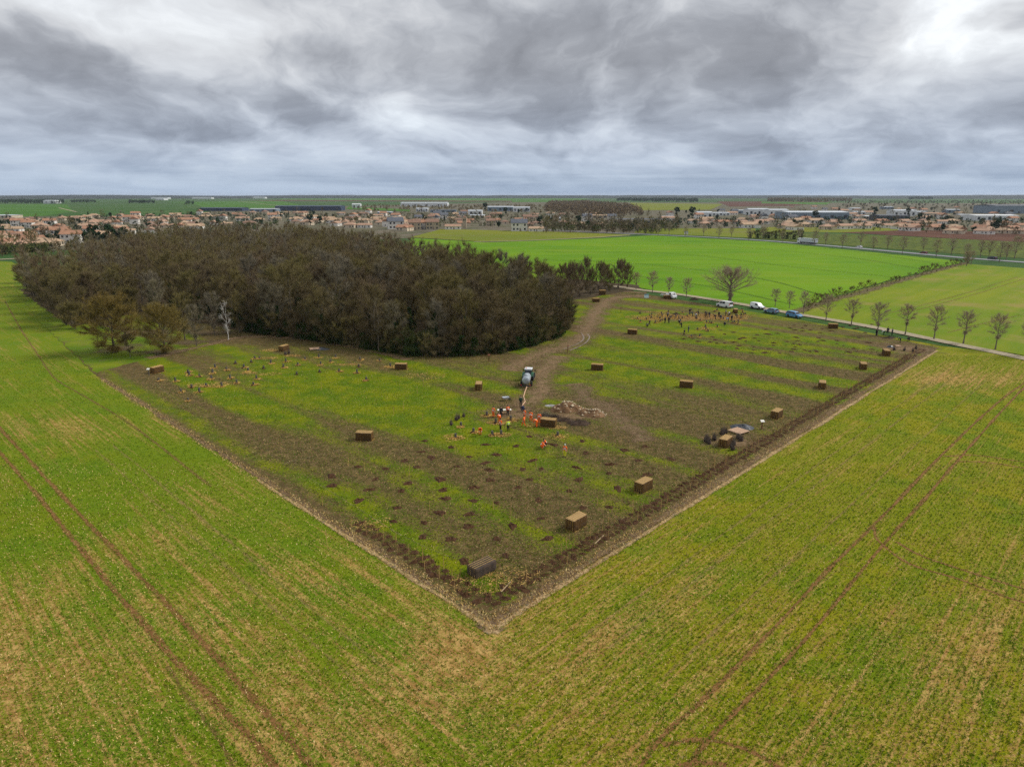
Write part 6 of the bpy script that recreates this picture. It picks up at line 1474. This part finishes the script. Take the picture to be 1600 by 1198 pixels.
for x in (-1.28, .28):
    for s in (-1, 1): m = MB(); m.tube([(x, s * .79, 1.1), (x * .95, s * .77, 2.6)], .045, 5); m.build('cab_pillar', tg_, tc)
for s in (-1, 1):
    wheel(tc, -.95, s * .98, .88, .55, 'rear_wheel', M_white); wheel(tc, 1.75, s * .92, .62, .42, 'front_wheel', M_white)
    m = MB(); pts = [(-.95 + 1.0 * math.cos(a), s * .98, .92 + 1.0 * math.sin(a)) for a in np.linspace(.3, 2.9, 8)]
    for a, b in zip(pts[:-1], pts[1:]):
        m.add([(a[0], a[1] - .3, a[2]), (a[0], a[1] + .3, a[2]), (b[0], b[1] + .3, b[2]), (b[0], b[1] - .3, b[2]), (a[0] * 1, a[1] - .3, a[2] + .05), (a[0], a[1] + .3, a[2] + .05), (b[0], b[1] + .3, b[2] + .05), (b[0], b[1] - .3, b[2] + .05)], [(3, 2, 1, 0), (4, 5, 6, 7), (0, 1, 5, 4), (1, 2, 6, 5), (2, 3, 7, 6), (3, 0, 4, 7)])
    m.build('mudguard', tg_, tc)
    m = MB(); m.tube([(.25, s * .8, 2.1), (.45, s * 1.25, 2.1)], .025, 4); m.box((.45, s * 1.32, 2.0), (.06, .2, .4)); m.build('mirror', M_plast, tc)
    m = MB(); m.box((2.55, s * .3, 1.25), (.08, .22, .18)); m.build('headlight', M_lamp, tc)
m = MB(); m.tube([(1.0, .42, 1.6), (1.0, .42, 2.6)], .05, 6); m.build('exhaust', M_plast, tc)
m = MB(); m.lathe([(.09, 2.83), (.09, 2.98), (.03, 3.03)], c=(-.9, .5, 0), n=8); m.build('beacon', M_or, tc)
tag(tc, 'green tractor with white cab roof pulling the grey tanker', 'tractor')
tk = empty('water_tanker', pk + Vector((0, 1.9, 0)), ang - 0.03, 0.82)
m = MB(); m.lathe([(.1, -2.0), (.55, -1.93), (.82, -1.75), (.88, -1.5), (.88, 1.6), (.8, 1.85), (.5, 2.02), (.1, 2.08)], 'x', (0, 0, 1.65), 22); ta_ = m.build('tank', M_zinc, tk)
m = MB(); m.lathe([(.34, 0), (.34, .2), (.28, .26), (.05, .28)], c=(-.5, 0, 2.48), n=14); m.build('filler_lid', M_zinc, ta_)
for x in (-1.1, 0.1, 1.2): m = MB(); m.lathe([(.90, -.04), (.90, .04)], 'x', (x, 0, 1.65), 22); m.build('tank_band', M_plast, ta_)
m = MB(); m.lathe([(.33, 0), (.33, .06), (.06, .1)], 'x', (-2.04, 0, 1.65), 14); m.build('rear_hatch', M_zinc, ta_)
m = MB(); m.box((.4, -.45, .72), (5.2, .12, .16)); m.box((.4, .45, .72), (5.2, .12, .16)); m.tube([(2.9, -.45, .72), (4.2, 0, .62)], .07, 5); m.tube([(2.9, .45, .72), (4.2, 0, .62)], .07, 5); m.build('chassis', M_plast, tk)
m = MB(); m.box((-2.35, 0, .62), (.3, 2.5, .14)); m.build('rear_beam', M_plast, tk)
for s in (-1, 1): wheel(tk, -.3, s * 1.08, .6, .42); m = MB(); m.box((-2.38, s * 1.0, .78), (.06, .3, .14)); m.build('tail_light', M_tail, tk)
tag(tk, 'grey metal water tanker trailer behind the green tractor', 'tanker')
a, b = pk + Vector((0, -.9, .6)), G(815, 637) + Vector((0, 0, .3)); c1 = G(818, 620) + Vector((0, 0, .08)); c2 = G(820.5, 628) + Vector((0, 0, .08)); c0 = G(820.5, 612) + Vector((0, 0, .12))
m = MB(); m.tube([a, a.lerp(c0, .6) , c0, c1, c1.lerp(c2, .5), c2, c2.lerp(b, .5), b], .085, 6); m.build('hose', mat('pale_hose', (0.62, 0.40, 0.26), (0.55, 0.33, 0.2), 3, .6)); tag(bpy.data.objects['hose'], 'pale orange hose running from the tanker to the workers', 'hose')

# ------------------------------------------------------------------ small gear
def post_sign(px, py, wood, board, label, h=1.3, bw=.55, tilt=0.5):
    root = empty('post_sign', G(px, py), random.uniform(-.2, .2)); m = MB(); m.box((0, 0, h / 2), (.12, .12, h)); m.build('post', wood, root)
    m = MB(); M_ = Matrix.Translation((0, 0, h)) @ Matrix.Rotation(tilt, 4, 'X'); m.box((0, 0, .04), (bw, .45, .04), M=M_); m.build('board', board, root); tag(root, label, 'sign')
M_rust = mat('rusty_steel', (0.16, 0.06, 0.03), (0.10, 0.04, 0.02), 3, .9); M_board = mat('white_board', (0.72, 0.70, 0.62), (0.62, 0.60, 0.53), 3, .7); M_wpost = mat('grey_post', (0.10, 0.085, 0.065), (0.07, 0.06, 0.045), 4, .9)
post_sign(233, 587, M_wpost, M_board, 'small pale board on a post beside the plot\'s left corner bale'); post_sign(1190, 671, M_rust, M_board, 'white board on a rusty post beside the hedge row'); post_sign(764, 565, M_rust, M_rust, 'rusty post with small plate before the wood', 1.4, .5); post_sign(887, 551, M_rust, M_rust, 'rusty post beside the bend of the mud track', 1.5, .35); post_sign(970, 489, M_rust, M_rust, 'rusty post left of the far planting crowd', 1.6, .35)
def panel(px, py, w, h, z, material, label, rz=0.0):
    root = empty('sign_panel', G(px, py), rz); m = MB(); m.box((0, 0, z + h / 2), (w, .06, h)); m.build('board', material, root)
    m = MB(); m.box((0, -.035, z + h - .12 * h), (w * .98, .012, h * .18)); m.build('header_band', M_blue, root)
    for s in (-1, 1): m = MB(); m.box((s * w * .35, .07, (z + h * .9) / 2), (.07, .07, z + h * .9)); m.build('post', M_wpost, root)
    tag(root, label, 'sign')
panel(1010, 467, 1.5, 1.2, .35, mat('pale_blue_board', (0.55, 0.72, 0.82), (0.62, 0.78, 0.86), 2, .5), 'pale blue information board beside the mud track mouth', 0.1)
panel(1072, 367.5, 3.4, 2.6, .6, M_board, 'white roadside panel beside the main road', 0.05)
# wheelbarrow
wb = empty('wheelbarrow', G(790, 626), 0.4); m = MB(); m.add([(-.35, -.25, .4), (.35, -.22, .35), (.35, .22, .35), (-.35, .25, .4), (-.55, -.38, .68), (.6, -.34, .66), (.6, .34, .66), (-.55, .38, .68)], [(3, 2, 1, 0), (0, 1, 5, 4), (1, 2, 6, 5), (2, 3, 7, 6), (3, 0, 4, 7)]); m.build('tray', M_silver, wb)
for s in (-1, 1): m = MB(); m.tube([(-1.1, s * .3, .7), (-.3, s * .22, .42), (.75, s * .06, .22)], .02, 5); m.tube([(-.35, s * .22, .42), (-.4, s * .28, 0)], .02, 5); m.build('handle', M_plast, wb)
wheel(wb, .75, 0, .2, .09); tag(wb, 'grey wheelbarrow standing alone below the tractor', 'wheelbarrow')
# folding table with things
tb = empty('work_table', G(788, 647), 0.1); m = MB(); m.box((0, 0, .74), (2.2, .75, .05)); m.build('table_top', M_board, tb)
for x in (-1, 1):
    for y in (-1, 1): m = MB(); m.tube([(x * .95, y * .3, 0), (x * .95, y * .3, .72)], .022, 5); m.build('leg', M_plast, tb)
tag(tb, 'long pale table among the orange workers', 'table')
# heaps
def heap(name, px, py, rx, ry, h, material, label, cat, stones=0, twigs=0, rz=0.0, stone_mat=None, twig_mat=None):
    root = empty(name, G(px, py), rz); m = MB(); n, k = 22, 8; vs = [(0, 0, h)]; fs = []; sd = random.random() * 50
    for i in range(1, k + 1):
        f = i / k
        for j in range(n):
            a = 2 * math.pi * j / n; q = 1 + .3 * mnoise.noise(Vector((math.cos(a) * 1.4 + sd, math.sin(a) * 1.4, 0)))
            x, y = rx * f * q * math.cos(a), ry * f * q * math.sin(a)
            z = h * (1 - f * f) * (0.75 + .6 * mnoise.noise(Vector((x * .9 + sd, y * .9, 2)))) + .10 * mnoise.noise(Vector((x * 3, y * 3, sd))) * (1 - f)
            vs.append((x, y, max(z, -.03 if f == 1 else 0.0)))
    for j in range(n): fs.append((0, 1 + j, 1 + (j + 1) % n))
    for i in range(k - 1):
        for j in range(n): fs.append((1 + i * n + j, 1 + (i + 1) * n + j, 1 + (i + 1) * n + (j + 1) % n, 1 + i * n + (j + 1) % n))
    m.add(vs, fs); m.build('soil', material, root)
    rg = np.random.default_rng(int(px)); V_ = np.array(vs)
    if stones:
        s_ = MB()
        for q in range(stones):
            c = V_[rg.integers(0, len(vs) - n)] + np.array([rg.uniform(-.3, .3), rg.uniform(-.3, .3), .03]); r = rg.uniform(.06, .17); dd = rand_dirs(rg, 6) * .25
            oc = [np.array(v) * r * np.array([1.2, 1, .7]) + c + d_ * r for v, d_ in zip(((1, 0, 0), (-1, 0, 0), (0, 1, 0), (0, -1, 0), (0, 0, 1), (0, 0, -1)), dd)]
            s_.add(oc, [(0, 2, 4), (2, 1, 4), (1, 3, 4), (3, 0, 4), (2, 0, 5), (1, 2, 5), (3, 1, 5), (0, 3, 5)])
        o = s_.build('stones', stone_mat, root); o['kind'] = 'stuff'
    if twigs:
        b_ = V_[rg.integers(0, len(vs), twigs)] + rg.normal(0, .1, (twigs, 3)); b_[:, 2] = np.abs(b_[:, 2]); d = rand_dirs(rg, twigs); d[:, 2] = np.abs(d[:, 2]) * .5; d /= np.linalg.norm(d, axis=1, keepdims=True)
        o = ob('twigs', tri_mesh('twigs', slivers(rg, b_, d, rg.uniform(.3, 1.0, twigs), np.full(twigs, .03)), twig_mat), root); o['kind'] = 'stuff'
    tag(root, label, cat); return root
M_lime = mat('limestone', (0.62, 0.52, 0.36), (0.48, 0.38, 0.25), 4, .9); M_rsoil = mat('heap_soil', (0.13, 0.070, 0.032), (0.20, 0.115, 0.055), 1.5, .95, bump=.8); M_dks = mat('compost', (0.045, 0.028, 0.018), (0.075, 0.045, 0.028), 3, .97, bump=.9); M_tarp = mat('black_tarpaulin', (0.018, 0.021, 0.026), (0.03, 0.034, 0.042), 2, .35, bump=.6, spec=.5)
M_roots = mat('bare_roots', (0.07, 0.05, 0.04), (0.05, 0.035, 0.03), 3, .95)
heap('rubble_heap', 885, 641, 2.6, 1.7, 1.5, M_rsoil, 'left half of the heap of pale stones and brown earth', 'heap', 80, 0, 0, M_lime)
heap('rubble_heap', 925, 648, 2.4, 1.6, 1.2, M_rsoil, 'right half of the earth heap with bright limestone at its foot', 'heap', 95, 0, -.3, M_lime)
heap('soil_heap', 905, 662, 1.9, 1.2, .75, M_dks, 'dark compost heap below the stone heap', 'heap', 0, 200, 0, None, M_roots); heap('soil_heap', 883, 657, 1.4, .8, .4, M_dks, 'smaller dark heap left of the compost heap', 'heap', 0, 200, 0, None, M_roots)
heap('root_bundle', 852, 651, 1.1, .8, .7, M_roots, 'grey heap of bare-root plants right of the worker group', 'plant heap', 0, 500, 0, None, M_twiggrey); heap('root_bundle', 866, 653, .9, .7, .5, M_dks, 'dark heap of plants between grey heap and compost', 'plant heap', 0, 300, 0, None, M_roots)
heap('tarpaulin', 860, 634, 1.2, .6, .3, mat('grey_sheet', (.34, .33, .32), (.22, .21, .2), 2, .7), 'crumpled grey sheet left of the stone heap', 'sheet'); heap('tarpaulin', 1160, 668, 2.0, 1.3, .55, M_tarp, 'crumpled black tarpaulin beside the hedge row', 'tarpaulin'); heap('tarpaulin', 501, 546, 2.2, 1.0, .55, M_tarp, 'crumpled black tarpaulin in front of the wood', 'tarpaulin'); heap('tarpaulin', 1157, 670, 1.5, .8, .4, M_tarp, 'folded dark sheet lying against the black tarpaulin', 'tarpaulin')
heap('root_bundle', 1388, 528, 1.8, 1.0, .4, M_dks, 'dark soil heap in front of the digging group', 'heap', 0, 200, 0, None, M_roots); heap('tarpaulin', 1391, 543, .9, .6, .7, M_tarp, 'black covered box on the bare soil below the track', 'box'); heap('root_bundle', 1056, 492, 1.3, .7, .7, M_dks, 'dark plant heap at the top of the far planting crowd', 'plant heap', 0, 100, 0, None, M_roots)
heap('root_bundle', 1085, 468, 1.6, .7, .5, M_dks, 'dark heap beside the gravel track left of the white van', 'heap', 0, 200, 0, None, M_roots)
def pallet(px, py, rz, label, s=1.0):
    root = empty('pallet', G(px, py) + Vector((0, 0, .06)), rz, s)
    for k in range(6): m = MB(); m.box((0, -.9 + k * .36, .2), (2.2, .3, .04)); m.build('board', mat('pink_timber', (.50, .33, .22), (.42, .27, .17), 3, .85), root)
    for k in (-1, 0, 1): m = MB(); m.box((k * 1.0, 0, .085), (.1, 2.1, .17)); m.build('bearer', M_plank, root)
    tag(root, label, 'pallet')
pallet(1154, 675, au - .2, 'pale timber pallet before the black tarpaulin by the hedge row'); pallet(492, 546, .4, 'pale timber pallet left of the black tarpaulin before the wood'); pallet(1403, 541, .3, 'pale pallet on the bare soil below the track', 0.5)
M_bund = mat('grey_brown_stems', (0.16, 0.125, 0.10), (0.09, 0.075, 0.065), 5, .9)
def bundle_proto(seed):
    root = empty('sapling_bundle'); rg = np.random.default_rng(seed); n = 40; base = np.stack([rg.normal(0, .12, n), rg.normal(0, .12, n), np.full(n, .1)], 1); d = np.stack([rg.normal(0, .16, n), rg.normal(0, .16, n), np.ones(n)], 1); d /= np.linalg.norm(d, axis=1, keepdims=True)
    ob('stems', tri_mesh('stems', slivers(rg, base, d, rg.uniform(.7, 1.3, n), np.full(n, .05)), M_bund), root)
    m = MB(); m.lathe([(.2, 0), (.26, .15), (.24, .42), (.16, .5)], n=9); m.build('root_bag', M_roots, root); return Proto(root)
SB = [bundle_proto(i) for i in range(3)]
for k, (x, y, lab) in enumerate([(1103, 690, 0), (1107, 692, 0), (1110, 695, 0), (1118, 688, 0), (1130, 679, 0), (1133, 678, 0), (1155, 688, 0), (1160, 690, 0), (1146, 695, 0), (1145, 703, 0), (705, 664, 1), (711, 657, 1), (716, 655, 1), (722, 651, 1), (1414, 548, 2), (1428, 550, 2), (1432, 546, 2), (1397, 547, 2), (453, 553, 3), (448, 555, 3)]):
    for j in range(2 if lab == 0 else 1):
        p = G(x, y) + Vector((rm.uniform(-.3, .3), rm.uniform(-.3, .3) + j * .6, .03))
        SB[(k + j) % 3].put(p, k * 1.0, rm.uniform(.85, 1.1), ['dark bagged sapling bundle standing round the bale by the hedge row', 'dark bagged sapling bundle left of the orange workers', 'dark bagged sapling bundle on the bare soil below the track', 'dark bagged sapling bundle beside the bale of the left group'][lab], ['bundles by the hedge row bale', 'bundles left of the workers', 'bundles below the track', 'bundles of the left group'][lab], 'saplings')

# ------------------------------------------------------------------ crop plants, straw flecks and weeds nobody could count
def scatter_xy(rg, n, y0, y1, fn):
    out = np.zeros((0, 2))
    while len(out) < n:
        y = y0 + (y1 - y0) * rg.random(n * 2) ** 1.3; x = (rg.random(n * 2) * 2 - 1) * (y * 0.80 + 14)
        q = fn(x, y); out = np.concatenate([out, np.stack([x, y], 1)[q]])
    return out[:n]
Minv = np.array(Matrix(((EU.x, EV.x), (EU.y, EV.y))).inverted())
def uvs(x, y): return Minv @ np.stack([x - C0.x, y - C0.y])
def in_crop(x, y): q = uvs(x, y); return ~((q[0] > -.2) & (q[1] > -.2)) & (y < 150)
def in_plot(x, y): q = uvs(x, y); return (q[0] > 1.5) & (q[1] > 1.5) & (q[0] < 128) & (q[1] < 100) & (y < 165)
rg = np.random.default_rng(99)
def tufts(name, xy, hgt, wid, material, label, cat, blades=2, row=None):
    n = len(xy); xy = xy.copy()
    if row is not None:
        q = Minv @ (xy.T - np.array([[C0.x], [C0.y]])); s = row
        left_ = q[0] < q[1]; q[0] = np.where(left_, np.round(q[0] / s) * s + rg.normal(0, .05, n), q[0]); q[1] = np.where(~left_, np.round(q[1] / s) * s + rg.normal(0, .05, n), q[1])
        xy = (np.array([[EU.x, EV.x], [EU.y, EV.y]]) @ q).T + np.array([C0.x, C0.y])
    base = np.repeat(np.concatenate([xy, np.full((n, 1), 0.01)], 1), blades, 0); k = len(base)
    base[:, :2] += rg.normal(0, .06, (k, 2))
    d = np.stack([rg.normal(0, .7, k), rg.normal(0, .7, k), np.ones(k)], 1); d /= np.linalg.norm(d, axis=1, keepdims=True)
    o = ob(name, tri_mesh(name, slivers(rg, base, d, rg.uniform(hgt * .6, hgt * 1.4, k), rg.uniform(wid * .7, wid * 1.3, k)), material)); tag(o, label, cat, kind='stuff')
def plantmat(name, a, b, c):
    m, t, bs = newmat(name); pos = t.pos(); col = t.mix(t.ss(t.noise(pos, 0.16, 5, 0.6), .38, .62), a, b); col = t.mix(t.ss(t.noise(pos, 3.0, 3), .45, .65), col, c)
    t.put(bs.inputs['Base Color'], col); bs.inputs['Roughness'].default_value = .8; bs.inputs['Specular IOR Level'].default_value = .15; return m
M_cropl = plantmat('crop_leaf', (0.090, 0.180, 0.004), (0.160, 0.205, 0.004), (0.118, 0.185, 0.004)); M_weed = plantmat('weed_leaf', (0.072, 0.14, 0.004), (0.135, 0.175, 0.004), (0.075, 0.062, 0.024)); M_fleck = plantmat('straw_fleck', (0.60, 0.42, 0.14), (0.46, 0.29, 0.10), (0.66, 0.52, 0.24))
tufts('crop_grass', scatter_xy(rg, 150000, 22, 140, in_crop), .17, .06, M_cropl, 'young green cereal plants in drill rows over the foreground field', 'crop', 2, 0.34)
tufts('straw_litter', scatter_xy(rg, 60000, 22, 80, in_crop), .15, .075, M_fleck, 'pale straw and stone flecks strewn over the foreground field', 'litter', 1)
tufts('plot_weeds', scatter_xy(rg, 60000, 45, 160, in_plot), .20, .06, M_weed, 'low rough weeds and grass over the planting plot', 'weeds', 2)
tufts('stubble_litter', scatter_xy(rg, 30000, 45, 140, in_plot), .15, .07, M_fleck, 'pale stubble flecks strewn over the planting plot', 'litter', 1)
def in_strip(x, y): q = uvs(x, y); return (((q[1] > -.5) & (q[1] < 1.2) & (q[0] > -.5)) | ((q[0] > -.6) & (q[0] < .8) & (q[1] > -.3))) & (q[0] < 130) & (q[1] < 105)
tufts('edge_litter', scatter_xy(rg, 9000, 43, 160, in_strip), .22, .09, M_fleck, 'pale stones and straw along the plot\'s bare edges', 'litter', 1)

# ------------------------------------------------------------------ haze
hz = MB(); hz.box((0, 5600, 24.5), (30000, 14000, 53))
M_haze = bpy.data.materials.new('haze'); M_haze.use_nodes = True
ht = M_haze.node_tree; ht.nodes.clear(); o_ = ht.nodes.new('ShaderNodeOutputMaterial'); pv = ht.nodes.new('ShaderNodeVolumePrincipled')
pv.inputs['Color'].default_value = (0.78, 0.86, 1.0, 1); pv.inputs['Density'].default_value = 0.000035; pv.inputs['Anisotropy'].default_value = 0.2
ht.links.new(pv.outputs[0], o_.inputs['Volume'])
h_ = hz.build('haze', M_haze); tag(h_, 'thin bluish haze over the far plain', 'haze', kind='stuff')

# ------------------------------------------------------------------ labels of look-alikes: count them from the left
fam = {}
for o in SC.objects:
    if o.parent is None and 'label' in o and 'category' in o and o.get('kind') is None: fam.setdefault(o['label'], []).append(o)
for lab, mem in fam.items():
    if 2 <= len(mem) <= 150 and len(lab.split()) <= 13:
        def bear(o): return o.matrix_basis.translation.x / max(o.matrix_basis.translation.y, 1.0)
        for i, o in enumerate(sorted(mem, key=bear)): o['label'] = f'{lab}, {nth(i + 1)} from left'
